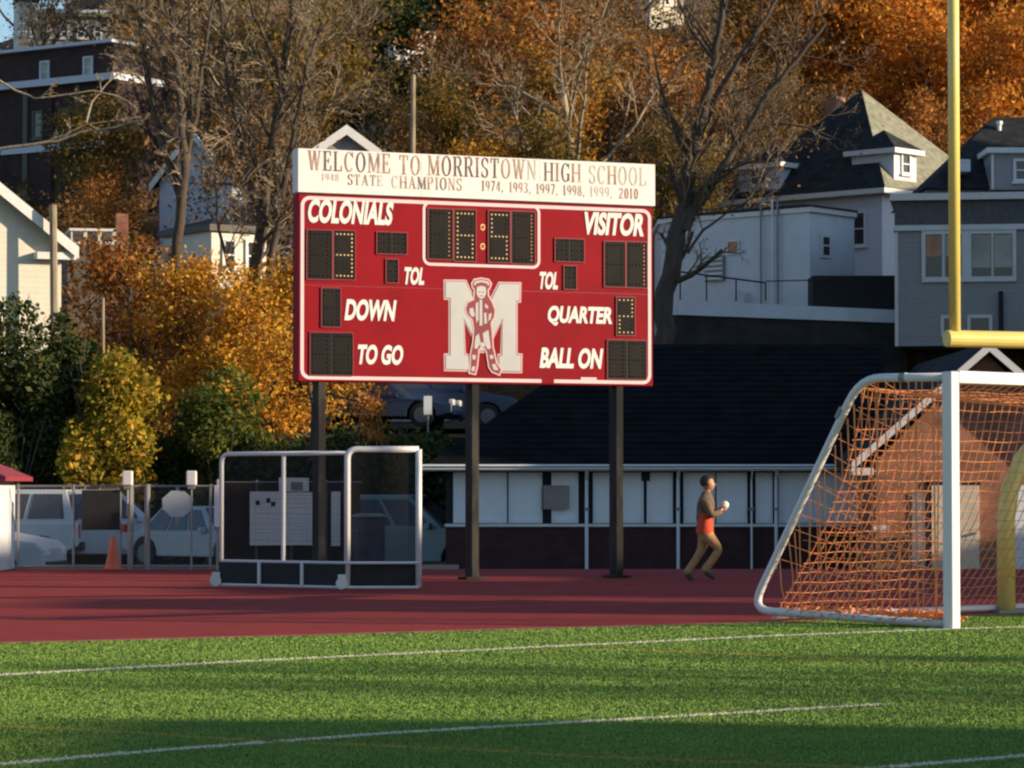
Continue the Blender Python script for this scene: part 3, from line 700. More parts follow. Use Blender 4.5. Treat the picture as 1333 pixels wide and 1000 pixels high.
for k in range(1, 9):
    a = k / 8 * math.pi / 2; end = Vector((mid.x, mid.y, zc - .35)); st = pts[1]
    pts.append(Vector((st.x + (end.x - st.x) * (1 - math.cos(a)) , st.y + (end.y - st.y) * (1 - math.cos(a)), st.z + (end.z - st.z) * math.sin(a))) if k < 8 else end)
pts.append(mid)
mb = MB(); mb.tube(pts, .10, 16); mb.build('gooseneck', M['yellow'], fg, smooth=True)
mb = MB(); mb.box((bl.x, bl.y, .015), (.4, .4, .03)); mb.build('base_plate', M['grey'], fg)

# ------------------------------------------------------------------ field hockey goal
HC = G(452, 767.5); s_ = HC.y / F
he = P(545, 767, HC.y + .05); HB = P(288, 766, HC.y + 1.3)
d1 = Vector((he.x - HC.x, he.y - HC.y, 0)); d2 = Vector((HB.x - HC.x, HB.y - HC.y, 0))
hk = empty('field_hockey_goal', HC, 0, label='white framed hockey goal with black netting and black kick boards below the scoreboard', cat='hockey goal')
hz1 = 1.3 + (640 - 585) * HC.y / F; hz0 = hz1 - .02
def hk_frame(name, d, z, r, rad, extra=True):
    mb = MB(); mb.tube(pipe_path([(0, 0, .03), (0, 0, z), tuple(d + UP * z)], rad), r, 8); mb.tube([d + UP * z, d + UP * .03], r, 8)
    return mb.build(name, M['goalwhite'], hk, smooth=True)
hk_frame('side_frame', d1, hz1, .042, .13)
mb = MB(); mb.tube(pipe_path([tuple(UP * (hz1 - .05)), tuple(d2 + UP * (hz1 - .05)), tuple(d2 + UP * .03)], .13), .03, 8); mb.build('rear_frame', M['goalwhite'], hk, smooth=True)
m3 = d2 * .50
mb = MB(); mb.tube([m3 + UP * (hz1 - .06), m3 + UP * .36 + Vector((0, -.02, 0))], .028, 8); mb.build('net_pole', M['goalwhite'], hk)
for d, nm in ((d1, 1), (d2, 2)):
    n = Vector((-d.y, d.x, 0)).normalized()
    mb = MB(); mb.add([Vector((0, 0, .03)) + n * .03, d + n * .03 + UP * .03, d + n * .03 + UP * .34, n * .03 + UP * .34, n * .05 + UP * .03, d + n * .05 + UP * .03, d + n * .05 + UP * .34, n * .05 + UP * .34],
        [(0, 1, 2, 3), (4, 7, 6, 5), (0, 4, 5, 1), (1, 5, 6, 2), (2, 6, 7, 3), (3, 7, 4, 0)])
    mb.build('kick_board', M['dark'], hk)
    mb = MB(); mb.tube([UP * .355 + Vector((0, -.05, 0)), d + UP * .355 + Vector((0, -.05, 0))], .02, 6); mb.tube([UP * .03 + Vector((0, -.05, 0)), d + UP * .03 + Vector((0, -.05, 0))], .02, 6); mb.build('board_rail', M['goalwhite'], hk)
for t in (.35, .69):
    mb = MB(); mb.tube([d2 * t + UP * .03 + Vector((0, -.07, 0)), d2 * t + UP * .35 + Vector((0, -.07, 0))], .026, 6); mb.build('board_support', M['goalwhite'], hk)
for q in (Vector((-.03, -.06, 0)), d2 + Vector((-.03, -.06, 0))):
    mb = MB(); mb.lathe(q + Vector((-.04, 0, .08)), [(.075, -.03), (.08, -.01), (.08, .01), (.075, .03)], 14, 'Y'); mb.b2(q + Vector((-.09, -.02, .08)), q + Vector((.02, .02, .2)))
    mb.build('wheel', M['trim'], hk)
nt_ = MB()
def grid_net(o, a, b, sp, r):
    o, a, b = Vector(o), Vector(a), Vector(b); na, nb_ = int(a.length / sp), int(b.length / sp)
    nrm = a.cross(b).normalized()
    for i in range(na + 1): 
        p = o + a * min(1, max(0, (i + random.uniform(-.3, .3)) / na)); w = a.normalized() * r; nt_.add([p - w, p + w, p + w + b, p - w + b], [(0, 1, 2, 3)])
    for i in range(nb_ + 1):
        p = o + b * min(1, max(0, (i + random.uniform(-.3, .3)) / nb_)); w = b.normalized() * r; nt_.add([p - w + nrm * .002, p + w + nrm * .002, p + w + a + nrm * .002, p - w + a + nrm * .002], [(0, 1, 2, 3)])
grid_net(UP * .36, d1, UP * (hz1 - .38), .013, .0017)
grid_net(UP * .36, d2, UP * (hz1 - .42), .013, .0017)
tag(nt_.build('netting', M['netblk'], hk, fix=False), kind='stuff')

# ------------------------------------------------------------------ chain link fence, gate, shed and the things on them
def px_x(px, Y): return P(px, 640, Y).x
FY = 51.3
fence = empty('chain_link_fence', (px_x(20, FY), FY, 0), 0, label='low grey chain link fence with a gate between the shed and the parked cars', cat='fence')
fx = fence.location.x; fh = 1.3 + 7 * FY / F
for px in (24, 96, 157, 170, 192, 274):
    x = px_x(px, FY) - fx; r = .05 if px in (170, 192) else .022
    mb = MB(); mb.tube([(x, 0, 0), (x, 0, fh + .03)], r, 8); mb.build('fence_post', M['fencemetal'] if 'fencemetal' in M else M['grey'], fence)
mb = MB(); mb.tube([(0, 0, fh), (px_x(278, FY) - fx, 0, fh)], .022, 6); mb.build('top_rail', M['grey'], fence)
mb = MB(); mb.tube([(0, 0, .05), (px_x(278, FY) - fx, 0, .05)], .02, 6); mb.build('bottom_rail', M['grey'], fence)
mb = MB(); wx = px_x(278, FY) - fx; r = .0016
k = -fh
while k < wx:
    for s in (1, -1):
        a = (k, .03) if s > 0 else (k, fh); b = (k + fh, fh) if s > 0 else (k + fh, .03)
        def cl(p, q):
            if p[0] < 0: t = (0 - p[0]) / (q[0] - p[0]); p = (0, p[1] + t * (q[1] - p[1]))
            if q[0] > wx: t = (wx - p[0]) / (q[0] - p[0]); q = (wx, p[1] + t * (q[1] - p[1]))
            return p, q
        if b[0] <= 0: continue
        (p, q) = cl(a, b)
        mb.add([(p[0] - r, s * .002, p[1]), (p[0] + r, s * .002, p[1]), (q[0] + r, s * .002, q[1]), (q[0] - r, s * .002, q[1])], [(0, 1, 2, 3)])
    k += .06
tag(mb.build('wire_mesh', M['grey'], fence, fix=False), kind='stuff')
def panel(name, x0, y0, x1, y1, Y, m, label, cat, depth=.03, group=None, bevel=.004):
    a = P(x0, y1, Y); b = P(x1, y0, Y); mb = MB(); c = (a + b) / 2
    o = empty(name, (c.x, Y, a.z), 0, label=label, cat=cat, group=group)
    mb.b2((a.x - c.x, -depth, 0), (b.x - c.x, 0, b.z - a.z)); mb.build('panel', m, o, bevel); return o, (b.x - a.x, b.z - a.z)
sg, (w_, h_) = panel('fence_sign', 106.5, 638, 156, 690, FY - .06, M['dark'], 'square black panel hanging on the chain link fence above the orange cone', 'sign')
mb = MB()
for sx in (-.42, .42): mb.tube([(w_ * sx, -.01, h_), (w_ * sx, .02, h_ + .06)], .008, 5)
mb.build('hook', M['grey'], sg)
for px, lab in ((167, 'small white lamp box on the gate post left of the grey sign panel'), (250, 'small white lamp box on a thin pole right of the grey sign panel')):
    o, (w_, h_) = panel('post_lamp', px - 6.5, 613, px + 6.5, 632, FY - .02, M['white'], lab, 'post box', .14, 'white boxes on the gate posts', .02)
    mb = MB(); mb.b2((-w_ * .35, -.12, -.06), (w_ * .35, -.02, 0)); mb.tube([(0, -.07, -.06), (0, -.07, -o.location.z if px == 250 else -.5)], .018, 6); mb.build('bracket', M['grey'], o)
o, (w_, h_) = panel('reflector_post', 279, 632, 287, 686, FY - .5, M['white'], 'narrow white reflector strip on a post at the left edge of the hockey goal', 'marker', .03)
mb = MB(); mb.tube([(0, .02, -o.location.z), (0, .02, h_ + .1)], .025, 6); mb.build('pole', M['grey'], o)
# rounded grey sign panel wired to the gate
tq = P(231, 656, FY - .09); so = empty('fence_sign', tq, 0, label='pale grey eight sided sign panel wired to the gate right of the black panel', cat='sign')
mb = MB(); mb.prism([(.27 * math.cos(R(a)) * (1.02 if a < 180 else .98), .235 * math.sin(R(a))) for a in (22, 68, 112, 158, 202, 248, 292, 338)], (1, 0, 0), (0, 0, 1), (0, -1, 0), (0, 0, 0), .012); mb.build('panel', mat('sign_back_grey', (.40, .43, .48), .45, .12, 4, stain=(.26, .28, .3), stain_amt=.6, sscale=5), so, .003)
mb = MB(); mb.b2((-.03, .002, -.34), (.03, .02, .30)); mb.build('mounting_strap', M['grey'], so)
# cone
cq = P(147, 741, FY - .35); cn = empty('traffic_cone', (cq.x, cq.y, 0), 0, label='orange traffic cone standing against the fence under the black panel', cat='traffic cone')
mb = MB(); mb.box((0, 0, .02), (.34, .34, .04)); mb.build('cone_base', M['coneorange'] if 'coneorange' in M else mat('cone_orange', (.55, .11, .05), .6, .15, 5), cn, .01)
mb = MB(); mb.lathe((0, 0, .04), [(.14, 0), (.10, .16), (.06, .38), (.035, .52)], 16); mb.build('cone_body', bpy.data.materials['cone_orange'], cn)
mb = MB(); mb.lathe((0, 0, .30), [(.078, 0), (.058, .10)], 16); mb.build('cone_stripe', M['trim'], cn)
# shed
SY = 49.5; sq = P(20, 745, SY)
shed = empty('ticket_shed', (sq.x - .40, SY, 0), 0, label='small white shed with a dark red roof at the left edge of the track', cat='shed')
se = P(0, 622, SY).z; mb = MB(); mb.b2((-2.6, 0, 0), (0, 2.4, se)); mb.build('wall', M['lowwhite'], shed, .01)
for x in (-.05,):
    mb = MB(); mb.b2((x - .04, -.02, 0), (x + .045, -.002, se - .001)); mb.build('corner_trim', M['trim'], shed)
mb = MB(); ov = .26; rz_ = se + .02
v = [(-2.6 - ov, -ov, rz_), (ov, -ov, rz_), (ov, 2.4 + ov, rz_), (-2.6 - ov, 2.4 + ov, rz_), (-1.3, .9, se + .72), (-1.3, 1.5, se + .72)]
v2 = [(a, b, c - .07) for a, b, c in v[:4]]
mb.add(v + v2, [(0, 1, 4), (1, 2, 5, 4), (2, 3, 5), (3, 0, 4, 5), (0, 6, 7, 1), (1, 7, 8, 2), (2, 8, 9, 3), (3, 9, 6, 0), (6, 9, 8, 7)])
mb.build('roof', mat('shed_red_roof', (.25, .03, .04), .6, .1, 3), shed)
mb = MB(); mb.b2((-1.6, -.03, .02), (-.8, -.004, 1.45)); mb.build('door', M['trim'], shed, .005)
# windscreen wall with notice boards
WY = 51.4
wa, wb = P(288, 742, WY), P(470, 742, WY); wt_ = P(300, 628, WY).z
wd = empty('windscreen_fence', (wa.x, WY, 0), 0, label='dark windscreen fence behind the hockey goal carrying white notice boards', cat='fence')
n = 4
M['screen'] = mat('windscreen_cloth', (.028, .018, .015), .95, .3, 4)
for i in range(n):
    x0, x1 = (wb.x - wa.x) * i / n, (wb.x - wa.x) * (i + 1) / n
    mb = MB(); mb.b2((x0 + .02, .02, .03), (x1 - .02, .035, wt_)); mb.build('screen_panel', M['screen'], wd)
    mb = MB(); mb.tube([(x0, .05, 0), (x0, .05, wt_ + .04)], .022, 6); mb.build('fence_post', M['grey'], wd)
mb = MB(); mb.tube([(0, .05, wt_), (wb.x - wa.x, .05, wt_)], .02, 6); mb.build('top_rail', M['grey'], wd)
mrk = MB()
for nm, bx, lab in (('notice_board', (325, 640, 370, 710), 'pale notice board with dark marks left of the hockey goal pole'), ('notice_board', (371, 641, 413, 710), 'pale notice board right of the hockey goal pole'),
            ('notice_board', (363, 622, 402, 640), 'small pale sign above the two notice boards behind the hockey goal'), ('notice_board', (431, 640, 443, 711), 'narrow pale board right of the left scoreboard post')):
    o, (w_, h_) = panel(nm, *bx, WY - .005 if bx[3] != 640 else WY - .02, M['noticeb'] if 'noticeb' in M else M['shutter'], lab, 'notice board', .02, 'pale boards on the windscreen fence', .002)
    if bx[0] == 325:
        mb = MB()
        for q in ((-.16, .72), (.02, .76), (.1, .7)):
            mb.b2((q[0] - .03, -.023, q[1] - .05), (q[0] + .04, -.021, q[1] + .03))
        mb.build('mark', M['dark'], o)
    if bx[0] == 363:
        mb = MB(); mb.b2((-.05, -.023, .02), (.15, -.021, .16)); mb.build('picture', M['grey'], o)
# trash barrel behind hockey goal
bq = G(483, 741); brl = empty('waste_barrel', (bq.x, 50.6, 0), 0, label='dark blue waste barrel behind the right end of the hockey goal', cat='barrel')
mb = MB(); mb.lathe((0, 0, 0), [(.26, 0), (.28, .02), (.28, .3), (.29, .31), (.28, .32), (.28, .6), (.29, .61), (.28, .62), (.28, .86), (.26, .88)], 18); mb.build('drum', mat('barrel_blue', (.02, .03, .06), .5, .2, 3), brl, smooth=False)
mb = MB(); mb.lathe((0, 0, .88), [(.30, 0), (.30, .03), (.2, .06)], 18); mb.build('rim', M['grey'], brl)

# ------------------------------------------------------------------ the running child
def skin_mesh(name, joints, bones, m, parent, lv=2, smooth=True):
    keys = list(joints); me = bpy.data.meshes.new(name)
    me.from_pydata([joints[k][0] for k in keys], [(keys.index(a), keys.index(b)) for a, b in bones], [])
    o = bpy.data.objects.new(name, me); C.objects.link(o); o.parent = parent
    sk = o.modifiers.new('skin', 'SKIN'); ss = o.modifiers.new('ss', 'SUBSURF'); ss.levels = lv; ss.render_levels = lv
    sk.use_smooth_shade = smooth
    lay = me.skin_vertices[0].data if me.skin_vertices else None
    if lay is None:
        bm = bmesh.new(); bm.from_mesh(me); bm.verts.layers.skin.verify(); bm.to_mesh(me); bm.free(); lay = me.skin_vertices[0].data
    for i, k in enumerate(keys):
        r = joints[k][1]; lay[i].radius = r if hasattr(r, '__len__') else (r, r); lay[i].use_root = (i == 0)
    me.materials.append(m); return o
PY = 45.0
per = empty('person', (P(915, 700, PY).x, PY, 0), 0, label='running child in an orange and olive jacket and tan trousers holding a white ball', cat='person')
def J(px, py, dy=0.0): q = P(px, py, PY); return (q.x - per.location.x, dy, max(.02, q.z))
M['skin'] = mat('skin', (.42, .22, .14), .55, .08, 6); M['hair'] = mat('hair_dark', (.015, .01, .008), .7, .3, 30, bump=.5)
M['khaki'] = mat('tan_cloth', (.40, .23, .09), .85, .15, 8, bump=.3); M['olive'] = mat('olive_cloth', (.15, .10, .06), .85, .15, 8, bump=.3)
M['orangecl'] = mat('orange_cloth', (.55, .06, .02), .8, .1, 8, bump=.2); M['shoe'] = mat('dark_shoe', (.05, .04, .04), .7, .3, 8)
bj = {'pel': (J(919, 693), .09), 'sp': (J(918, 675), .085), 'ch': (J(918, 657), .095), 'nk': (J(920, 644), .045), 'hd0': (J(922, 636), .05), 'hd1': (J(922.5, 630), .06),
      'shl': (J(918, 651, -.13), .045), 'ell': (J(924, 670, -.19), .035), 'wrl': (J(937, 665, -.12), .024), 'pal': (J(941, 662, -.08), .026),
      'shr': (J(917, 651, .13), .045), 'elr': (J(925, 668, .18), .035), 'wrr': (J(937, 663, .12), .024), 'par': (J(941, 660.5, .07), .026),
      'hl': (J(920, 697, -.07), .07), 'kl': (J(936, 714, -.07), .048), 'al': (J(918, 741, -.07), .033),
      'hr': (J(918, 697, .07), .07), 'kr': (J(914, 716, .07), .048), 'ar': (J(895, 745, .07), .033), 'tl': (J(926, 747, -.07), .03), 'tr': (J(901, 752, .07), .03)}
bones = [('pel', 'sp'), ('sp', 'ch'), ('ch', 'nk'), ('nk', 'hd0'), ('hd0', 'hd1'), ('ch', 'shl'), ('shl', 'ell'), ('ell', 'wrl'), ('wrl', 'pal'), ('ch', 'shr'), ('shr', 'elr'), ('elr', 'wrr'), ('wrr', 'par'),
         ('pel', 'hl'), ('hl', 'kl'), ('kl', 'al'), ('al', 'tl'), ('pel', 'hr'), ('hr', 'kr'), ('kr', 'ar'), ('ar', 'tr')]
skin_mesh('body', bj, bones, M['skin'], per)
for s, wr, pa in ((-1, 'wrl', 'pal'), (1, 'wrr', 'par')):       # fingers
    p0 = Vector(bj[pa][0])
    for k in range(4):
        fb = MB(); o_ = Vector((.0, .0, .016 * (k - 1.5))); L = (.030, .036, .034, .026)[k]
        fb.tube([p0 + o_, p0 + o_ + Vector((L, -s * .004, .004)), p0 + o_ + Vector((L * 1.6, -s * .03, .0)), p0 + o_ + Vector((L * 1.5, -s * .05, -.004))], [.010, .009, .008, .006], 6); fb.build('finger', M['skin'], per, smooth=True)
    fb = MB(); fb.tube([p0 + Vector((-.02, 0, .015)), p0 + Vector((.01, -s * .02, .045)), p0 + Vector((.035, -s * .045, .05))], [.012, .010, .007], 6); fb.build('thumb', M['skin'], per, smooth=True)
skin_mesh('trousers', {'w': (J(918, 682), .11), 'pel': (J(918.5, 692), .13), 'hl': (J(921, 699, -.06), .10), 'ml': (J(929, 707, -.07), .084), 'kl': (J(936, 715, -.07), .068), 'cl': (J(927, 729, -.07), .060), 'al': (J(917.5, 741, -.07), .064), 'al2': (J(915, 745, -.07), .055),
      'hr': (J(917, 700, .06), .10), 'mr': (J(915.5, 708, .07), .084), 'kr': (J(913, 718, .07), .068), 'cr': (J(904, 732, .07), .058), 'ar': (J(896, 744, .07), .062), 'ar2': (J(893, 748, .07), .055)},
      [('w', 'pel'), ('pel', 'hl'), ('hl', 'ml'), ('ml', 'kl'), ('kl', 'cl'), ('cl', 'al'), ('al', 'al2'), ('pel', 'hr'), ('hr', 'mr'), ('mr', 'kr'), ('kr', 'cr'), ('cr', 'ar'), ('ar', 'ar2')], M['khaki'], per)
skin_mesh('jacket', {'b0': (J(918, 684), (.12, .14)), 'b': (J(918, 674), (.122, .15)), 'ch': (J(918.5, 660), (.122, .155)), 'up': (J(919, 650), (.10, .13)), 'nk': (J(920, 642), .075), 'cl': (J(920.5, 639), .068),
      'shl': (J(918, 652, -.14), .075), 'ell': (J(924.5, 671, -.2), .066), 'wrl': (J(936, 667, -.13), .05), 'wl2': (J(939, 665, -.11), .042), 'shr': (J(917, 652, .14), .075), 'elr': (J(925, 669, .19), .066), 'wrr': (J(936, 666, .13), .05), 'wr2': (J(939, 664, .11), .042)},
      [('b0', 'b'), ('b', 'ch'), ('ch', 'up'), ('up', 'nk'), ('nk', 'cl'), ('up', 'shl'), ('shl', 'ell'), ('ell', 'wrl'), ('wrl', 'wl2'), ('up', 'shr'), ('shr', 'elr'), ('elr', 'wrr'), ('wrr', 'wr2')], M['olive'], per)
# flared lower jacket band
mb = MB(); prf = [(668, .108, .135), (675, .119, .145), (684, .121, .148), (691, .128, .152), (695, .124, .148)]; nn_ = 24; vs = []; fs = []
for (py, rx, ry) in prf:
    c = Vector(J(918 + (.0 if py < 690 else -.5), py))
    for k in range(nn_):
        a = 2 * math.pi * k / nn_; w = 1 + .05 * math.sin(5 * a + py * .3); vs.append(c + Vector((rx * w * math.cos(a), ry * w * math.sin(a), 0)))
for i in range(len(prf) - 1):
    for k in range(nn_): fs.append((i * nn_ + k, i * nn_ + (k + 1) % nn_, (i + 1) * nn_ + (k + 1) % nn_, (i + 1) * nn_ + k))
mb.add(vs, fs); mb.build('orange_hem', M['orangecl'], per, smooth=True)
for j, t in (('al', 'tl'), ('ar', 'tr')):
    a, b = Vector(bj[j][0]), Vector(bj[t][0]); d = (b - a).normalized(); c0 = a - d * .03 - Vector((0, 0, .03))
    skin_mesh('shoe', {'h': (tuple(c0), .052), 'm': (tuple(c0 + d * .09), .052), 't': (tuple(c0 + d * .20), (.046, .034))}, [('h', 'm'), ('m', 't')], M['shoe'], per)
hb_ = bmesh.new(); bmesh.ops.create_icosphere(hb_, subdivisions=3, radius=1)
hc = Vector(J(921.8, 629.5))
for v in hb_.verts:
    n = 1 + random.Random(round(v.co.x * 99) * 7 + round(v.co.z * 99)).uniform(-.05, .07); v.co = Vector((v.co.x * .108, v.co.y * .096, v.co.z * .108)) * n
bmesh.ops.delete(hb_, geom=[v for v in hb_.verts if (v.co.x > .03 and v.co.z < .04) or v.co.z < -.07], context='VERTS')
for v in hb_.verts: v.co += hc + Vector((-.014, 0, .02))
me = bpy.data.meshes.new('hair'); hb_.to_mesh(me); hb_.free(); me.materials.append(M['hair']); link_mesh('hair', me, per)
# head shell with a face
hd = bmesh.new(); bmesh.ops.create_icosphere(hd, subdivisions=3, radius=1)
for v in hd.verts:
    x, y, z = v.co; v.co = Vector((x * .088 + (.012 if z < 0 and x > 0 else 0), y * .074 * (1 - .18 * max(0, -z)), z * .112))
for v in hd.verts: v.co += hc + Vector((0, 0, -.004))
me = bpy.data.meshes.new('face'); hd.to_mesh(me); hd.free(); me.materials.append(M['skin']); fo = link_mesh('head', me, per)
for p in me.polygons: p.use_smooth = True
mb = MB(); mb.tube([hc + Vector((.082, 0, .02)), hc + Vector((.112, 0, -.022)), hc + Vector((.088, 0, -.03))], [.006, .010, .006], 6); mb.build('nose', M['skin'], fo, smooth=True)
mb = MB()
for s in (-1, 1): mb.lathe(hc + Vector((.078, s * .034, .012)), [(.011, 0), (.008, .006)], 8, 'X')
mb.build('eye', M['dark'], fo)
mb = MB(); mb.b2(hc + Vector((.082, -.022, -.058)), hc + Vector((.095, .022, -.051))); mb.build('mouth', M['orangecl'], fo)
mb = MB()
for s in (-1, 1): mb.lathe(hc + Vector((0, s * .078 - .004, -.005)), [(.024, 0), (.026, .006), (.018, .012)], 10, 'Y')
mb.build('ear', M['skin'], fo)
bl_ = bmesh.new(); bmesh.ops.create_icosphere(bl_, subdivisions=3, radius=.062)
me = bpy.data.meshes.new('ball'); bl_.to_mesh(me); bl_.free(); me.materials.append(M['white']); [setattr(p, 'use_smooth', True) for p in me.polygons]
tag(link_mesh('ball', me, loc=P(943.5, 657.5, PY)), 'small white ball held in the hands of the running child', 'ball')

# ------------------------------------------------------------------ field house
WYd = 62.0; zg = -.5
fo_ = P(580, 740, WYd); fr = P(1137, 740, WYd); fh_ = empty('field_house', (fo_.x, WYd, zg), 0, label='long low brick field house with black shingle roof and white shuttered windows', cat='building')
bx = fo_.x
def X(px, Y=WYd): return P(px, 640, Y).x - bx
def Z(py, Y=WYd): return 1.3 + (640 - py) * Y / F - zg
we = Z(612); sill = Z(684); LW = X(1137)
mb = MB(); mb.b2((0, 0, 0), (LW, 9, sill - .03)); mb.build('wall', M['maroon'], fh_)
mb = MB(); mb.b2((0, .12, sill - .03), (LW, 9, we)); mb.build('upper_wall', M['dark'], fh_)
mb = MB(); mb.b2((-.02, -.05, sill - .028), (LW, .11, sill + .03)); mb.build('sill', M['trim'], fh_, .006)
mb = MB(); mb.b2((-.5, -.42, we - .02), (LW + .0, -.32, we + .11)); mb.build('gutter', M['gutter'] if 'gutter' in M else M['shutter'], fh_, .01)
mb = MB(); mb.b2((-.48, -.32, we - .01), (LW, .12, we + .02)); mb.build('soffit', M['shutter'], fh_)
pan = [(590, 611), (614, 660), (662, 706), (718, 753), (772, 806), (809, 838), (842, 876), (890, 931), (933, 973), (984, 1006), (1014, 1060), (1062, 1112)]
for a, b in pan:
    mb = MB(); mb.b2((X(a), .03, sill + .045), (X(b), .10, we - .05)); q = mb.build('shutter', M['shutter'], fh_, .004)
    mb = MB(); xx0, xx1 = X(a) + .05, X(b) - .05; t = .018
    for zz in (sill + .10, we - .10): mb.b2((xx0, .012, zz - t), (xx1, .028, zz + t))
    for xx in (xx0, xx1): mb.b2((xx - t, .012, sill + .08), (xx + t, .028, we - .08))
    mb.build('shutter_frame', M['shutter'], q)
for px in (763.5, 882.5, 1010, 978):
    mb = MB(); mb.tube([(X(px), -.05, 0.02), (X(px), -.05, we - .2), (X(px), -.3, we - .02)], .035 if px != 978 else .02, 8)
    q = mb.build('downpipe', M['shutter'], fh_)
    mb = MB(); mb.b2((X(px) - .05, -.1, sill + .3), (X(px) + .05, .0, sill + .36)); mb.build('pipe_bracket', M['grey'], q)
mb = MB(); mb.b2((X(835), -.02, we - .22), (X(846), .03, we - .05)); mb.build('wall_lamp', M['dark'], fh_)
o = empty('notice_board', (bx + X(724), WYd - .05, Z(663) + zg), 0, label='brownish square notice board fixed across the field house shutters', cat='notice board')
mb = MB(); mb.b2((-X(742) / 2 + X(708) / 2, -.03, 0), (X(742) / 2 - X(708) / 2, 0, Z(632) - Z(663))); mb.build('panel', mat('board_brown', (.28, .23, .21), .7, .2, 3), o, .004)
# roof
RY1 = 6.2; zr = Z(448, WYd + RY1); hipx = 3.3
ov = .45
rv = [(-ov, -ov, we + .06), (LW, -ov, we + .06), (LW + 1, RY1, zr), (hipx, RY1, zr), (-ov, 2 * RY1 + ov, we + .06), (LW + 1, 2 * RY1 + ov, we + .06)]
mb = MB(); mb.add(rv, [(0, 1, 2, 3), (0, 3, 4), (4, 3, 2, 5)]); mb.add([(a, b, c - .06) for a, b, c in rv], [(3, 2, 1, 0), (4, 3, 0), (5, 2, 3, 4)]); mb.build('roof', M['shinglefh'], fh_, fix=False)
mb = MB()
for k in range(1, 22):          # courses of shingles as low steps
    t = k / 22; z = (we + .06) + (zr - we - .06) * t; y = -ov + (RY1 + ov) * t; x0 = -ov + (hipx + ov) * t
    mb.b2((x0 + .05, y - .02, z - .004), (LW + t, y + .02, z + .008))
tag(mb.build('shingle_course', M['shinglefh'], fh_), kind='stuff')
# gable wing
GY = 59.0
gx0, gx1, gxa = X(1140, GY), X(1430, GY), X(1285, GY); ze, za = Z(600, GY), Z(453, GY); y0 = GY - WYd
mb = MB(); mb.prism([(gx0, 0), (gx1, 0), (gx1, ze), (gxa, za - .1), (gx0, ze)], (1, 0, 0), (0, 0, 1), (0, 1, 0), (0, y0, 0), 9); mb.build('gable_wall', M['brickfh'], fh_)
for s, xe in ((-1, X(1106, GY)), (1, X(1464, GY))):
    zz = Z(608, GY)
    n_ = Vector((za - zz, 0, (gxa - xe) * 1)).normalized() * (1 if s < 0 else 1)
    mb = MB(); mb.add([(gxa, y0 - .35, za), (xe, y0 - .35, zz), (xe, y0 + 10, zz), (gxa, y0 + 10, za), (gxa, y0 - .35, za + .1), (xe, y0 - .35, zz + .1), (xe, y0 + 10, zz + .1), (gxa, y0 + 10, za + .1)],
        [(0, 1, 2, 3), (7, 6, 5, 4), (0, 4, 5, 1), (1, 5, 6, 2), (2, 6, 7, 3), (3, 7, 4, 0)]); mb.build('wing_roof', M['shingle'], fh_)
    mb = MB(); dz_ = .17; mb.add([(gxa, y0 - .40, za + .09), (xe, y0 - .40, zz + .09), (xe, y0 - .40, zz + .09 - dz_), (gxa, y0 - .40, za + .09 - dz_), (gxa, y0 - .355, za + .09), (xe, y0 - .355, zz + .09), (xe, y0 - .355, zz + .09 - dz_), (gxa, y0 - .355, za + .09 - dz_)],
        [(0, 1, 2, 3), (7, 6, 5, 4), (0, 4, 5, 1), (1, 5, 6, 2), (2, 6, 7, 3), (3, 7, 4, 0)]); mb.build('rake_board', M['white'], fh_)
    mb = MB(); mb.b2((xe - s * .02, y0 - .395, zz - .16), (xe - s * .42, y0 + .0, zz - .02)); mb.build('eave_return', M['white'], fh_)
mb = MB(); mb.b2((gx0 - .05, y0 - .06, Z(690, GY)), (X(1135, GY) + .3, y0 - .01, Z(684, GY))); mb.build('sill', M['trim'], fh_)
mb = MB(); mb.b2((X(1212, GY), y0 - .05, 0), (X(1274, GY), y0 - .005, Z(632, GY))); dr = mb.build('door', M['beige'], fh_, .005)
mb = MB(); mb.lathe((X(1268, GY), y0 - .06, 1.0), [(.03, 0), (.03, -.05)], 8, 'Y'); mb.build('handle', M['grey'], dr)
mb = MB(); mb.b2((X(1206, GY), y0 - .04, 0), (X(1211.5, GY), y0 - .004, Z(628, GY))); mb.b2((X(1206, GY), y0 - .04, Z(631.5, GY)), (X(1276, GY), y0 - .004, Z(627, GY))); mb.build('door_frame', M['dark'], fh_)
mb = MB(); mb.b2((X(1186, GY), y0 - .03, 0), (X(1205, GY), y0 - .004, Z(640, GY))); mb.build('meter_cabinet', M['grey'], fh_, .01)
mb = MB(); mb.b2((X(1320, GY), y0 - .05, 0), (X(1372, GY), y0 - .005, Z(632, GY))); mb.build('door', M['shutter'], fh_, .005)
mb = MB(); mb.b2((X(1150, GY), y0 - .03, Z(730, GY)), (X(1178, GY), y0 - .004, Z(700, GY))); mb.build('vent_grille', M['dark'], fh_)
# window on the wing
mb = MB(); mb.b2((X(1065, WYd - 1), -.05, sill + .05), (X(1133, WYd - 1), .0, we - .1)); mb.build('shutter', M['shutter'], fh_, .004)
# ------------------------------------------------------------------ cars
def carpaint(name, col): return mat(name, col, .35, .05, 3, spec=.6)
M['tyre'] = mat('tyre', (.015, .015, .015), .85, .2, 10); M['rim'] = mat('wheel_rim', (.10, .10, .11), .35, .1, 5, metal=.6)
M['lampw'] = mat('headlight_glass', (.7, .7, .68), .15, .05, 5); M['lampr'] = mat('tail_light_red', (.45, .02, .02), .2, .1, 5)

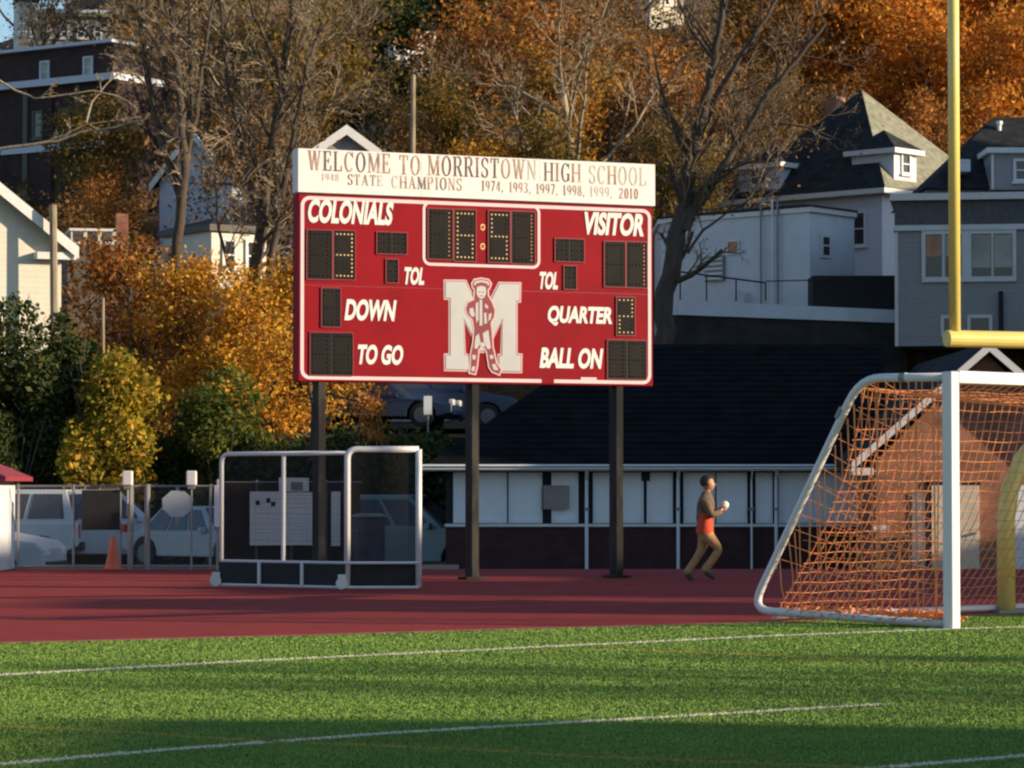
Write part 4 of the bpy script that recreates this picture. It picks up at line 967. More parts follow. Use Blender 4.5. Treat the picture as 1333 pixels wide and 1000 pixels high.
def make_car(kind, paint, loc, rz, label, L=4.6, W=1.85, Hh=1.7, name='parked_car', cat='car'):
    root = empty(name, loc, rz, label=label, cat=cat, group='vehicles parked behind the track')
    wr = .34; gc = .28; belt = Hh * .58
    if kind == 'suv': low = [(0, .5), (.02, belt - .02), (L - 1.15, belt + .02), (L - .15, belt - .16), (L, .75), (L, .42)]; gh = [(.10, .0), (.32, 1), (L - 2.05, 1), (L - 1.2, .0)]
    elif kind == 'sedan': low = [(0, .5), (.03, belt - .02), (1.0, belt + .03), (L - 1.3, belt + .0), (L - .2, belt - .16), (L, .65), (L, .4)]; gh = [(.55, .0), (1.25, 1), (2.55, 1), (L - 1.25, .0)]
    else: low = [(0, .55), (.0, belt + .02), (L - 1.3, belt + .05), (L - .1, belt - .02), (L, .8), (L, .45)]; gh = [(2.0, .0), (2.15, 1), (L - 1.95, 1), (L - 1.35, .0)]
    wx = (.85, L - .85)
    poly = list(low)
    for cx in (wx[1], wx[0]):
        poly += [(cx + (wr + .07) * math.cos(R(a)), wr + (wr + .07) * math.sin(R(a))) for a in range(-10, 191, 25)] if True else []
        poly += []
    poly2 = []
    for p in poly:
        poly2.append((p[0], max(gc, p[1])))
    mb = MB(); n = len(poly2); rings = []
    for (yf, ins) in ((-W / 2, .05), (-W / 2 + .06, 0), (W / 2 - .06, 0), (W / 2, .05)):
        rings.append([( (p[0] - L / 2) * (1 - ins * .25) , yf, p[1] - (ins * .35 if p[1] > gc + .1 else 0)) for p in poly2])
    vs = sum(rings, []); fs = [tuple(range(n))[::-1], tuple(3 * n + i for i in range(n))]
    for r in range(3): fs += [(r * n + i, r * n + (i + 1) % n, (r + 1) * n + (i + 1) % n, (r + 1) * n + i) for i in range(n)]
    mb.add(vs, fs); body = mb.build('body', paint, root, .03)
    zb_ = belt - .03; tp = .17
    def gp(p, side, out=0): x, t = p; return (x - L / 2, side * (W / 2 - .05 - tp * t + out), zb_ + (Hh - zb_) * t)
    g = gh
    mb = MB(); a = [gp(p, -1) for p in g]; b = [gp(p, 1) for p in g]
    mb.add(a + b, [(0, 1, 2, 3), (7, 6, 5, 4), (0, 4, 5, 1), (1, 5, 6, 2), (2, 6, 7, 3)]); mb.build('cabin', paint, body, .03)
    def sub(p0, p1, p2, p3, i): # inset quad
        c = [Vector(q) for q in (p0, p1, p2, p3)]; m = sum(c, Vector()) / 4; return [m + (q - m) * i for q in c]
    for s in (-1, 1):
        q = [Vector(gp(p, s, .012)) for p in g]; q = [q[0].lerp(q[3], .06), q[1].lerp(q[2], .03), q[2].lerp(q[1], .03), q[3].lerp(q[0], .06)]
        cuts = [0, .36, .68, 1] if kind != 'pickup' else [0, 1]
        for k in range(len(cuts) - 1):
            f0, f1 = cuts[k] + .015, cuts[k + 1] - .015
            lo0, lo1 = q[0].lerp(q[3], f0), q[0].lerp(q[3], f1); hi0, hi1 = q[1].lerp(q[2], f0), q[1].lerp(q[2], f1)
            z_ = sub(lo0.lerp(hi0, .12), lo1.lerp(hi1, .12), lo1.lerp(hi1, .88), lo0.lerp(hi0, .88), .97)
            o = Vector((0, s * .012, 0)); mb = MB(); mb.add([v - o * .8 for v in z_] + [v + o for v in z_], [(0, 1, 2, 3), (7, 6, 5, 4), (0, 4, 5, 1), (1, 5, 6, 2), (2, 6, 7, 3), (3, 7, 4, 0)]); mb.build('side_window', M['glass'], body)
    for (i, j, nm, d) in ((3, 2, 'windshield', .014), (0, 1, 'rear_window', -.014)):
        z_ = sub(gp(g[i], -1), gp(g[i], 1), gp(g[j], 1), gp(g[j], -1), .86); mb = MB(); o = Vector((d, 0, .01))
        mb.add([v - o * .5 for v in z_] + [v + o for v in z_], [(0, 1, 2, 3), (7, 6, 5, 4), (0, 4, 5, 1), (1, 5, 6, 2), (2, 6, 7, 3), (3, 7, 4, 0)]); mb.build(nm, M['glass'], body)
    for x in wx:
        for s in (-1, 1):
            c = (x - L / 2, s * (W / 2 - .11), wr); mb = MB(); mb.lathe(c, [(wr * .9, -.11), (wr, -.08), (wr, .08), (wr * .9, .11)], 20, 'Y'); w = mb.build('wheel', M['tyre'], root)
            mb = MB(); mb.lathe((c[0], c[1] + s * .10, wr), [(wr * .62, -.02), (wr * .62, .018), (wr * .15, .03)], 14, 'Y'); mb.build('rim', M['rim'], w)
    for s in (-1, 1):
        mb = MB(); mb.box((L / 2 - .05, s * (W / 2 - .28), .68), (.14, .34, .17)); mb.build('headlight', M['lampw'], root, .03)
        mb = MB(); mb.box((-L / 2 + .04, s * (W / 2 - .16), .85), (.12, .2, .34)); mb.build('tail_light', M['lampr'], root, .02)
        mb = MB(); mb.box((L / 2 - 1.55, s * (W / 2 + .06), belt + .06), (.12, .18, .13)); mb.build('mirror', paint, root, .02)
    mb = MB(); mb.box((L / 2 + .01, 0, .42), (.12, W * .86, .18)); mb.box((-L / 2 - .01, 0, .48), (.12, W * .86, .2)); mb.build('bumper', M['dark'] if kind != 'sedan' else paint, root, .03)
    if kind == 'pickup':
        mb = MB(); mb.b2((-L / 2 + .1, -W / 2 + .12, belt - .02), (-L / 2 + 1.9, W / 2 - .12, belt + .035)); mb.build('truck_bed', M['dark'], root)
    return root
cw = carpaint('car_white', (.42, .45, .48)); cs = carpaint('car_silver', (.30, .32, .33)); cb = carpaint('car_blue', (.012, .025, .07)); cdk = carpaint('car_dark', (.03, .035, .05)); cg = carpaint('car_teal', (.18, .24, .25))
zl = -.49
def cx(px, Y): return P(px, 640, Y).x
make_car('suv', cw, (cx(-14, 74), 74, zl), R(182), 'white sport utility vehicle parked side on behind the fence, left of the black panel', 4.5, 1.9, 1.84)
make_car('suv', cw, (cx(-82, 57), 57, zl), R(-6), 'white car nose poking out from behind the shed, sun on its headlight', 4.5, 1.75, 1.80)
make_car('suv', cw, (cx(143, 75), 75, zl), R(8), 'white off road car behind the gate, half hidden by the black fence panel', 4.5, 1.95, 1.84)
make_car('sedan', cs, (cx(275, 72), 72, zl), R(-40), 'grey sedan parked deep in the lot behind the white off road car', 4.4, 1.75, 1.45)
make_car('suv', cg, (cx(532, 67), 67, zl), R(-14), 'silver green sport utility vehicle behind the right side of the hockey goal', 4.5, 1.8, 1.72)
zu = 3.05
make_car('suv', cb, (cx(560, 86), 86, zu), R(8), 'dark blue sport utility vehicle on the upper street just below the scoreboard', 4.7, 1.85, 1.75)
make_car('sedan', cb, (cx(490, 84.6), 84.6, zu), R(-8), 'dark blue sedan on the upper street left of the dark blue vehicle', 4.5, 1.75, 1.4)
make_car('sedan', cdk, (cx(385, 87), 87, zu), R(5), 'black sedan on the upper street behind the left scoreboard post', 4.5, 1.75, 1.4)
make_car('suv', cw, (cx(500, 93), 93, zu + .05), R(0), 'pale sport utility vehicle on the far side of the upper street', 4.6, 1.85, 1.7)

# ------------------------------------------------------------------ houses
def frame3(o): return o
class House:
    def __init__(s, name, label, loc, rz, cat='house', group=None):
        s.r = empty(name, loc, rz, label=label, cat=cat, group=group)
    def box(s, name, a, b, m, bevel=0, parent=None):
        mb = MB(); mb.b2(a, b); return mb.build(name, m, parent or s.r, bevel)
    def gable_roof(s, a, b, z, rise, m, axis='y', ov=.35, trim=None):   # ridge along axis
        x0, y0 = a; x1, y1 = b
        if axis == 'y':
            xm = (x0 + x1) / 2; v = [(x0 - ov, y0 - ov, z - ov * rise / (xm - x0)), (xm, y0 - ov, z + rise), (x1 + ov, y0 - ov, z - ov * rise / (xm - x0)), (x0 - ov, y1 + ov, z - ov * rise / (xm - x0)), (xm, y1 + ov, z + rise), (x1 + ov, y1 + ov, z - ov * rise / (xm - x0))]
        else:
            ym = (y0 + y1) / 2; v = [(x0 - ov, y0 - ov, z - ov * rise / (ym - y0)), (x0 - ov, ym, z + rise), (x0 - ov, y1 + ov, z - ov * rise / (ym - y0)), (x1 + ov, y0 - ov, z - ov * rise / (ym - y0)), (x1 + ov, ym, z + rise), (x1 + ov, y1 + ov, z - ov * rise / (ym - y0))]
        t = .14; w = [(p[0], p[1], p[2] + t) for p in v]
        mb = MB(); mb.add(v + w, [(0, 1, 4, 3), (1, 2, 5, 4), (6, 9, 10, 7), (7, 10, 11, 8), (0, 3, 9, 6), (2, 8, 11, 5), (0, 6, 7, 1), (1, 7, 8, 2), (3, 4, 10, 9), (4, 5, 11, 10)])
        ro = mb.build('roof', m, s.r)
        if trim:
            mb = MB()
            d = Vector((0, -.03, 0)) if axis == 'y' else Vector((-.03, 0, 0))
            for p, q in ((v[0], v[1]), (v[1], v[2])):
                p, q = Vector(p), Vector(q); mb.add([p + d, q + d, q + d + UP * (t + .04), p + d + UP * (t + .04), p + d * 2.6 - UP * .14, q + d * 2.6 - UP * .14, q + d * 2.6 + UP * (t + .04), p + d * 2.6 + UP * (t + .04)], [(0, 1, 2, 3), (7, 6, 5, 4), (0, 4, 5, 1), (3, 2, 6, 7), (0, 3, 7, 4), (1, 5, 6, 2)])
            mb.build('rake_board', trim, ro)
        return ro
    def hip_roof(s, a, b, z, rise, m, ov=.4, ridge=0, trim=None):
        x0, y0 = a[0] - ov, a[1] - ov; x1, y1 = b[0] + ov, b[1] + ov; xm, ym = (x0 + x1) / 2, (y0 + y1) / 2
        mb = MB(); mb.add([(x0, y0, z), (x1, y0, z), (x1, y1, z), (x0, y1, z), (xm - ridge, ym, z + rise), (xm + ridge, ym, z + rise)], [(0, 1, 5, 4), (1, 2, 5), (2, 3, 4, 5), (3, 0, 4), (3, 2, 1, 0)])
        ro = mb.build('roof', m, s.r)
        if trim:
            mb = MB(); mb.b2((x0 - .02, y0 - .03, z - .2), (x1 + .02, y1 + .03, z - .003)); mb.build('eave_trim', trim, ro)
        return ro
    def window(s, face, u, z, w, h, m=None, at=0.0, parent=None, bar=True, fr=None):
        # face: 'f' front (y = at, looks -y), 'r' right (x = at, looks +x), 'l' left (x = at, looks -x)
        t = .09; o = MB(); g = MB(); b = MB()
        def bb(mb, u0, z0, u1, z1, d0, d1):
            if face == 'f': mb.b2((u0, at - d1, z0), (u1, at - d0, z1))
            elif face == 'r': mb.b2((at + d0, u0, z0), (at + d1, u1, z1))
            else: mb.b2((at - d1, u0, z0), (at - d0, u1, z1))
        bb(o, u - w / 2, z, u - w / 2 + t, z + h, .003, .07); bb(o, u + w / 2 - t, z, u + w / 2, z + h, .003, .07)
        bb(o, u - w / 2 + t, z, u + w / 2 - t, z + t, .003, .068); bb(o, u - w / 2 + t, z + h - t, u + w / 2 - t, z + h, .003, .068)
        bb(o, u - w / 2 - .06, z - .07, u + w / 2 + .06, z - .002, .003, .12)
        wo = o.build('window', fr or M['trim'], parent or s.r)
        bb(g, u - w / 2 + t, z + t, u + w / 2 - t, z + h - t, .004, .018); g.build('pane', m or M['glass'], wo)
        if bar: bb(b, u - w / 2 + t, z + h / 2 - .025, u + w / 2 - t, z + h / 2 + .025, .02, .05); b.build('sash_bar', fr or M['trim'], wo)
        return wo
# cream house at the far left
CH = P(80, 318, 80); h = House('cream_house', 'cream sided gable house lit by the sun at the left edge of the picture', (CH.x, 80, 1.0), R(24))
gw = 7.6; ez = CH.z - 1.0
mb = MB(); mb.prism([(-gw, 0), (0, 0), (0, ez), (-gw / 2, ez + 2.9), (-gw, ez)], (1, 0, 0), (0, 0, 1), (0, 1, 0), (0, 0, 0), 8); mb.build('wall', M['cream'], h.r)
h.gable_roof((-gw, 0), (0, 8), ez, 2.9, M['shingle2'], 'y', .35, M['trim'])
h.box('eave_return', (-.75, -.32, ez - .42), (.32, -.004, ez - .24), M['trim'])
h.window('f', -2.6, 2.9, .9, 1.4, M['glass']); h.window('f', -4.6, 2.9, .9, 1.4, M['glass'])
# brown block with a lit glazed band
q = P(150, 397, 88); a = P(92, 397, 88); h = House('brown_building', 'brown stucco building with a sunlit glazed porch on top right of the cream house', (a.x, 88, 2.6), R(12), 'building')
w_ = 3.1; zz = P(0, 318, 88).z - 2.6; z2 = P(0, 297, 88).z - 2.6
h.box('wall', (-.1, 0, 0), (w_, 5, zz), M['brownwall']); pw = (q.x - a.x) * .97
h.box('porch_wall', (0, .05, zz + .01), (pw, 3, zz + .09), M['cream']); h.box('porch_roof', (-.05, 0, z2 - .07), (pw + .05, 3.1, z2), M['white'])
for i in range(4):
    x = pw * i / 3; h.box('porch_post', (max(0, x - .05), .05, zz + .09), (x + .05, .15, z2 - .07), M['cream'])
h.box('porch_screen', (.3, .12, zz + .09), (.9, .14, z2 - .07), M['glass']); h.box('porch_screen', (1.05, .12, zz + .09), (pw, .14, z2 - .07), M['cream'])
h.box('chimney', (pw + .1, .6, zz), (pw + .45, 1, z2 + .5), M['brickfh'])
# cream corner house behind the golden tree
a = P(275, 400, 92); h = House('cream_corner_house', 'cream walled house corner glowing between the golden tree and the dark trunk', (a.x, 92, 2.8), R(35))
z1 = P(0, 292, 92).z - 2.8
h.box('wall', (0, 0, 0), (1.9, 3, z1), M['cream']); h.hip_roof((0, 0), (1.9, 3), z1, .35, M['shingle'], .12, 0, M['brownwall']); h.window('f', .6, z1 - 1.4, .5, 1.0); h.window('f', 1.4, z1 - 1.4, .5, 1.0)
# pale blue-white house behind the bare trees
a = P(302, 300, 112); h = House('pale_gabled_house', 'pale bluish house with a steep gable standing in shade behind the bare trees', (a.x, 112, 5.0), R(-28))
gw = 3.2; e = P(0, 232, 112).z - 5.0; pk = P(0, 172, 112).z - 5.0 - e
mb = MB(); mb.prism([(-gw, 0), (0, 0), (0, e), (-gw / 2, e + pk), (-gw, e)], (1, 0, 0), (0, 0, 1), (0, 1, 0), (0, 0, 0), 7); mb.build('wall', M['whiteside'], h.r)
h.gable_roof((-gw, 0), (0, 7), e, pk, M['shingle'], 'y', .25, M['trim']); h.window('f', -1.0, e - .6, .6, 1.1); h.window('f', -2.2, e - .6, .6, 1.1); h.window('f', -1.6, e - 2.9, .8, 1.2)
# big brick building on the hill, upper left
a = P(152, 232, 128); h = House('brick_hill_building', 'long dark brick building with pale eave bands in shade at the upper left', (a.x, 128, a.z - 1.2), R(-34), 'building')
zz = lambda py: P(0, py, 128).z - a.z + 1.2
w_ = 10.5
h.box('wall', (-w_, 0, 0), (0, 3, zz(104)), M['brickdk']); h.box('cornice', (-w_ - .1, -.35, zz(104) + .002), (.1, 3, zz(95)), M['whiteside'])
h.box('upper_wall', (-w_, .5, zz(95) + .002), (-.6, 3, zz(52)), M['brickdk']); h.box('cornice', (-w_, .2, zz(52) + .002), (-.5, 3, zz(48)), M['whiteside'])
for px in (100, 36): h.window('f', (P(px, 0, 128).x - a.x) * 1.2, zz(96), .55, .95, M['blind'], at=.5, fr=M['whiteside'])
for k, px in enumerate((20, 57, 97, 128)):
    x = (P(px, 0, 128).x - a.x) * 1.2; h.box('pilaster', (x - .12, -.09, 0), (x + .12, -.003, zz(106)), M['brickdk'] if k % 2 else M['brownwall'])
for px in (38, 77, 112): h.window('f', (P(px, 0, 128).x - a.x) * 1.2, zz(172), .6, 1.2, M['glass'], fr=M['brownwall'])
h.box('base_band', (-6.5, -.12, zz(190)), (-.6, -.003, zz(181)), M['whiteside'])
a2 = P(50, 52, 150); h = House('stone_chapel_tower', 'small sunlit cream tower above the dark brick building at the top left corner', (P(24, 0, 150).x, 150, a2.z - 3), R(20), 'building')
h.box('wall', (0, 0, 0), (.95, 1.2, 3 + 1.9), M['cream']); h.window('f', .3, 3.2, .22, .9, bar=False); h.window('f', .66, 3.2, .22, .9, bar=False); h.hip_roof((0, 0), (.95, 1.2), 4.9, 1.2, M['shingle'], .1)
h = House('stone_hall', 'broad beige stone hall with a grey roof below the strip of sky', (P(50, 0, 158).x, 158, P(0, 60, 158).z - 4), R(4), 'building')
z1 = P(0, 22, 158).z - P(0, 60, 158).z + 4
h.box('wall', (0, 0, 0), (3.6, 5, z1), M['concrete']); h.box('roof', (-.1, -.2, z1 + .002), (3.7, 5, z1 + .22), M['shingle2']); [h.window('f', .5 + .85 * k, z1 - 1.1, .45, .7) for k in range(4)]
h.box('parapet', (-.1, .2, z1 + .222), (3.6, .5, z1 + .45), M['whiteside'])
# gabled house behind the scoreboard header
a = P(450, 163, 97); h = House('white_gabled_house', 'white trimmed gable peeking over the left part of the scoreboard header', (a.x, 97, 3.0), R(10))
gw = .92; ez = a.z - 3.0 - .75
mb = MB(); mb.prism([(-gw, 0), (gw, 0), (gw, ez), (0, ez + .55), (-gw, ez)], (1, 0, 0), (0, 0, 1), (0, 1, 0), (0, 0, 0), 6); mb.build('wall', M['greyside'], h.r)
h.gable_roof((-gw, 0), (gw, 6), ez - .1, .66, M['white'], 'y', .2, M['white']); h.window('f', 0, ez - 1.5, .6, .9)
# far bright houses
def far_house(px, py0, py1, wpx, Y, lab, mt, roof):
    a = P(px, py1, Y); h = House('hill_house', lab, (a.x, Y, a.z - 5), R(25), 'house', 'houses far up the hill'); hh = 5 + (py1 - py0) * Y / F; w = wpx * Y / F
    h.box('wall', (-w / 2, 0, 0), (w / 2, 4, hh), mt); h.gable_roof((-w / 2, 0), (w / 2, 4), hh, w * .25, roof, 'x', .2, M['trim'])
    for k in range(3): h.window('f', -w * .33 + w * .33 * k, hh - 1.15, w * .16, .75, M['glass'], bar=False)
far_house(540, 36, 62, 60, 137, 'sunlit white house glimpsed between the dark evergreens above the scoreboard', M['white'], M['shingle'])
far_house(655, -12, 12, 60, 215, 'bright house fragment at the top edge above the scoreboard', M['white'], M['shingle'])
far_house(868, -14, 12, 50, 215, 'bright house fragment at the top edge left of the tall dark tree', M['cream'], M['brickfh'])
far_house(700, 8, 34, 60, 205, 'pale house low in the trees at the top centre', M['lowwhite'], M['shingle'])
# victorian house at right
VC = P(1148, 246, 120); VZ = 6.6
h = House('victorian_house', 'bluish white house with pyramid roof and dormers behind the low white building', (VC.x, 120, VZ), R(-43))
ez = VC.z - VZ; w_ = 7.6; dpt = 7.6
h.box('wall', (-w_, 0, 0), (0, dpt, ez - .2), M['whiteside'])
ap = P(1145, 112, 124).z - VZ - ez
h.hip_roof((-w_, 0), (0, dpt), ez, ap, M['shingle'], .45, 0, M['trim'])
# right facet: a paler shingle colour laid over it stands in for sunlight
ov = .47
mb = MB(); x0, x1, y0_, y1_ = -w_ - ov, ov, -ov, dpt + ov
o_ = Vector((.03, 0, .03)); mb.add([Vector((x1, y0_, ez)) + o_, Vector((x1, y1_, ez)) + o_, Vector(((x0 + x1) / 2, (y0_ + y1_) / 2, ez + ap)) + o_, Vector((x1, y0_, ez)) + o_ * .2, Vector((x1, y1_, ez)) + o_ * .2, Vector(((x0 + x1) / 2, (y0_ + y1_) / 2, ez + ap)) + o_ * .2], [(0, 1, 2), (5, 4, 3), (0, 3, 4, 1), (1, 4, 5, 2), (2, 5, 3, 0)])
mb.build('sunlit_slope', M['shingle2'], h.r)
def dormer(face, u, w, z0, hh, dep):
    # a box with its own little hip roof
    if face == 'f': a, b = (u - w / 2, -.15, z0), (u + w / 2, dep, z0 + hh)
    else: a, b = (-dep, u - w / 2, z0), (.15, u + w / 2, z0 + hh)
    d = h.box('dormer', a, b, M['whiteside'])
    if face == 'f': h.window('f', u, z0 + .35, w * .42, hh * .62, at=-.15, parent=d)
    else: h.window('r', u, z0 + .35, w * .42, hh * .62, at=.15, parent=d)
    h.hip_roof(a[:2], b[:2], z0 + hh, .85, M['shingle'], .22, .2 if face == 'f' else 0, M['trim'])
dormer('f', -6.0, 2.1, ez + .15, 1.25, 2.2)
dormer('r', 1.35, 1.5, ez + .3, 1.35, 1.9)
for u in (-1.2, -3.5, -5.8): h.window('f', u, ez - 2.2, .9, 1.4)
h.window('r', 2.0, ez - 2.3, .9, 1.4, at=0)
h.box('chimney', (-5.2, 3.2, ez + 1.0), (-4.6, 3.8, ez + ap * .95), M['brickfh'])
# low white building with chamfered corner
LC = P(1054, 276, 98); LZ = 6.3
lw = House('low_white_building', 'low white stucco building with a black domed roof on the retaining wall', (LC.x, 98, LZ), 0, 'building')
lp = P(860, 290, 102.5); rp_ = P(1112, 281, 100)
A_ = Vector((lp.x - LC.x, 4.5, 0)); B_ = Vector((rp_.x - LC.x, 2.0, 0)); hh = LC.z - LZ
back = [Vector((B_.x + .3, 8, 0)), Vector((A_.x, 9, 0))]
foot = [A_, Vector((0, 0, 0)), B_] + back
mb = MB(); n = 5; mb.add(foot + [v + UP * hh for v in foot], [tuple(range(n))[::-1], tuple(range(n, 2 * n))] + [(i, (i + 1) % n, n + (i + 1) % n, n + i) for i in range(n)]); mb.build('wall', M['lowwhite'], lw.r)
cen = sum(foot, Vector()) / 5
def scaled(k, z, dz=0): return [cen + (v - cen) * k + UP * z for v in foot]
mb = MB(); a = scaled(1.03, hh + .002); b = scaled(1.03, hh + .16)
mb.add(a + b, [tuple(range(n))[::-1], tuple(range(n, 2 * n))] + [(i, (i + 1) % n, n + (i + 1) % n, n + i) for i in range(n)]); mb.build('cornice', M['trim'], lw.r)
mb = MB(); rings = [scaled(1.04, hh + .162), scaled(1.04, hh + .22), scaled(.8, hh + .34), scaled(.4, hh + .44)]
vs = sum(rings, []); fs = [tuple(range(n))[::-1], tuple(3 * n + i for i in range(n))]
for r in range(3): fs += [(r * n + i, r * n + (i + 1) % n, (r + 1) * n + (i + 1) % n, (r + 1) * n + i) for i in range(n)]
mb.add(vs, fs); mb.build('roof', M['shingle'], lw.r)
def wallbox(A, t, z, w, h, d0, d1, name, m, parent=None):
    dr_ = (A).normalized(); nn = Vector((dr_.y, -dr_.x, 0)); nn = nn if nn.y < 0 else -nn; c = A * t
    mb = MB(); mb.box(c + nn * (d0 + d1) / 2 + UP * (z + h / 2), (w, d1 - d0, h), math.atan2(dr_.y, dr_.x)); return mb.build(name, m, parent or lw.r)
zl_ = lambda py, Y=99: P(0, py, Y).z - LZ
w1 = wallbox(B_, .34, zl_(337), .62, zl_(306) - zl_(337), .003, .05, 'window', M['trim']); wallbox(B_, .34, zl_(333), .34, zl_(310) - zl_(333), .052, .06, 'pane', M['glass'], w1)
wallbox(B_, .34, zl_(322), .36, .05, .062, .075, 'sash_bar', M['trim'], w1)
w1 = wallbox(A_, .50, zl_(331, 100), .55, zl_(312, 100) - zl_(331, 100), .003, .05, 'window', M['trim']); wallbox(A_, .50, zl_(329, 100), .4, zl_(314, 100) - zl_(329, 100), .052, .06, 'pane', M['curtain'], w1)
w1 = wallbox(A_, .62, zl_(364, 100), .82, zl_(331, 100) - zl_(364, 100), .003, .10, 'louvre_vent', M['grey'])
for k in range(5): wallbox(A_, .62, zl_(362, 100) + .16 * k, .74, .06, .101, .13, 'louvre_slat', M['fade2'] if 0 else M['shutter'], w1)
for t in (.20, .235, .31): 
    dr_ = A_.normalized(); c = A_ * t + Vector((-.05, -.12, 0)); mb = MB(); mb.tube([c + UP * .3, c + UP * (hh + .5)], .035, 6); mb.build('drain_pipe', M['grey'] if t != .235 else M['shutter'], lw.r)
c = A_ * .49 + Vector((0, -.5, 0)); vt = MB(); vt.tube(pipe_path([tuple(c + UP * .0), tuple(c + UP * .75), tuple(c + UP * .8 + Vector((.45, 0, 0))), tuple(c + Vector((.45, 0, .45)))], .12), .11, 10); vt.box(c + UP * .25, (.35, .3, .35)); vt.box(c + Vector((.1, 0, 1.25)), (.3, .25, .5))
vt.build('vent_duct', M['trim'], lw.r)
# terrace wall with its pale parapet
rw = House('retaining_wall', 'dark retaining wall with a pale parapet between the big tree and the grey house', (P(885, 410, 93.5).x, 93.0, -.4), 0, 'wall')
wl_ = P(1160, 0, 93.5).x - P(868, 0, 93.5).x; zp = P(0, 410, 93).z + .4; zq = P(0, 391, 93).z + .4
rw.box('wall', (-.5, 0, 0), (wl_, .45, zp - .003), M['dkwall'] if 'dkwall' in M else mat('dark_stone', (.03, .027, .025), .9, .4, 2, bump=.6)); 
mb = MB(); mb.add([(-.1, -.1, zp), (wl_ - .3, -.1, zp - .25), (wl_ - .3, .5, zp - .25), (-.1, .5, zp), (-.1, -.1, zq), (wl_ - .3, -.1, zq - .3), (wl_ - .3, .5, zq - .3), (-.1, .5, zq)], [(0, 1, 2, 3), (7, 6, 5, 4), (0, 4, 5, 1), (1, 5, 6, 2), (2, 6, 7, 3), (3, 7, 4, 0)]); mb.build('parapet', M['lowwhite'], rw.r)
mb = MB(); hx_ = P(1058, 0, 93.5).x - P(885, 0, 93.5).x
mb.b2((hx_, .6, zp - .3), (wl_ + .2, 2.2, P(0, 360, 94).z + .4)); mb.build('dark_enclosure', M['dark'], rw.r)
mb = MB(); mb.tube([(-.1, .3, zq + .9), (2.6, .3, zq + .55)], .03, 6); [mb.tube([(x, .3, zq), (x, .3, zq + .9 - .13 * x)], .025, 6) for x in (0, .8, 1.7, 2.6)]; mb.tube([(2.6, .3, zq + .6), (5.0, .3, zq + .65)], .02, 6); mb.build('handrail', M['dark'], rw.r)
# grey house at right
GA = P(1166, 442, 91); GZ = GA.z
h = House('grey_house', 'large grey sided house with a shingled parapet and white framed windows at right', (GA.x, 91, GZ - .2), R(-9))
zz = lambda py: P(0, py, 91).z - GZ + .2; w_ = 6.4; sx_ = 91 / F
h.box('wall', (0, 0, 0), (w_, 7, zz(301)), M['greyside']); h.box('window_cornice', (-.06, -.1, zz(301) + .002), (w_ + .1, 7, zz(294)), M['trim'])
h.box('parapet', (-.02, -.03, zz(294) + .002), (w_, 7, zz(262)), M['greydk']); h.box('cornice', (-.15, -.2, zz(262) + .002), (w_ + .1, 7, zz(253)), M['trim'])
h.box('corner_trim', (-.02, -.025, .0), (.08, -.002, zz(302)), M['trim'])
U = lambda px: (P(px, 0, 91).x - GA.x) * 1.0
fr = h.box('window', (U(1198), -.07, zz(368)), (U(1319), -.003, zz(299) - .01), M['trim'])
for a_, b_ in ((1203, 1224), (1228, 1249), (1262, 1287), (1290, 1314)):
    h.box('pane', (U(a_), -.085, zz(361)), (U(b_), -.072, zz(306)), M['glass'], parent=fr)
    h.box('blind', (U(a_) + .02, -.092, zz(335 if a_ < 1250 else 350)), (U(b_) - .02, -.087, zz(308)), M['curtain'] if a_ == 1203 else M['blind'], parent=fr)
for a_, b_ in ((1222, 1242), (1256, 1288)):
    f2 = h.box('window', (U(a_), -.06, zz(439)), (U(b_), -.003, zz(411)), M['trim']); h.box('pane', (U(a_) + .1, -.075, zz(437)), (U(b_) - .1, -.062, zz(415)), M['glass'], parent=f2)
mb = MB(); mb.tube([(U(1299), -.15, zz(432)), (U(1299), -.15, zz(381))], .07, 8); mb.build('vent_pipe', M['dark'], h.r)
# upper storeys of the next house
UA = P(1288, 250, 98); h = House('dormered_house', 'dark roofed house with a grey dormer rising behind the grey house at right', (UA.x, 98, GZ + 2), R(0))
zz = lambda py: P(0, py, 98).z - GZ - 2; U = lambda px, Y=98: (P(px, 0, Y).x - UA.x)
h.box('wall', (U(1210), 1, 0), (U(1420), 9, zz(243)), M['greyside'])
h.box('dormer', (U(1291), .2, zz(246)), (U(1370), 4, zz(199)), M['greyside']); h.box('dormer_cornice', (U(1284), 0, zz(199) + .002), (U(1376), 4, zz(192)), M['trim'])
h.box('corner_trim', (U(1290.5), .17, zz(246)), (U(1293.5), .198, zz(200)), M['trim'])
h.window('f', U(1330), zz(236), .55, .75, M['glass'], at=.2)
mb = MB(); zr_ = zz(243); mb.add([(U(1205), .6, zr_), (U(1470), .6, zr_), (U(1470), 9.4, zr_), (U(1205), 9.4, zr_), (U(1318), 4, zz(133)), (U(1380), 4, zz(133)), (U(1380), 6, zz(133)), (U(1318), 6, zz(133))], [(0, 1, 5, 4), (1, 2, 6, 5), (2, 3, 7, 6), (3, 0, 4, 7), (4, 5, 6, 7), (3, 2, 1, 0)]); mb.build('roof', M['shingle'], h.r)
mb = MB(); c = Vector((U(1322), 3.4, zz(168))); mb.tube([c, c + UP * .55], .07, 8); mb.tube([c + UP * .55, c + UP * .66], .11, 8); mb.build('roof_vent_pipe', M['shutter'], h.r)
h.box('dormer_cheek', (U(1246), .3, zz(222)), (U(1264), 1.2, zz(206)), M['whiteside'])
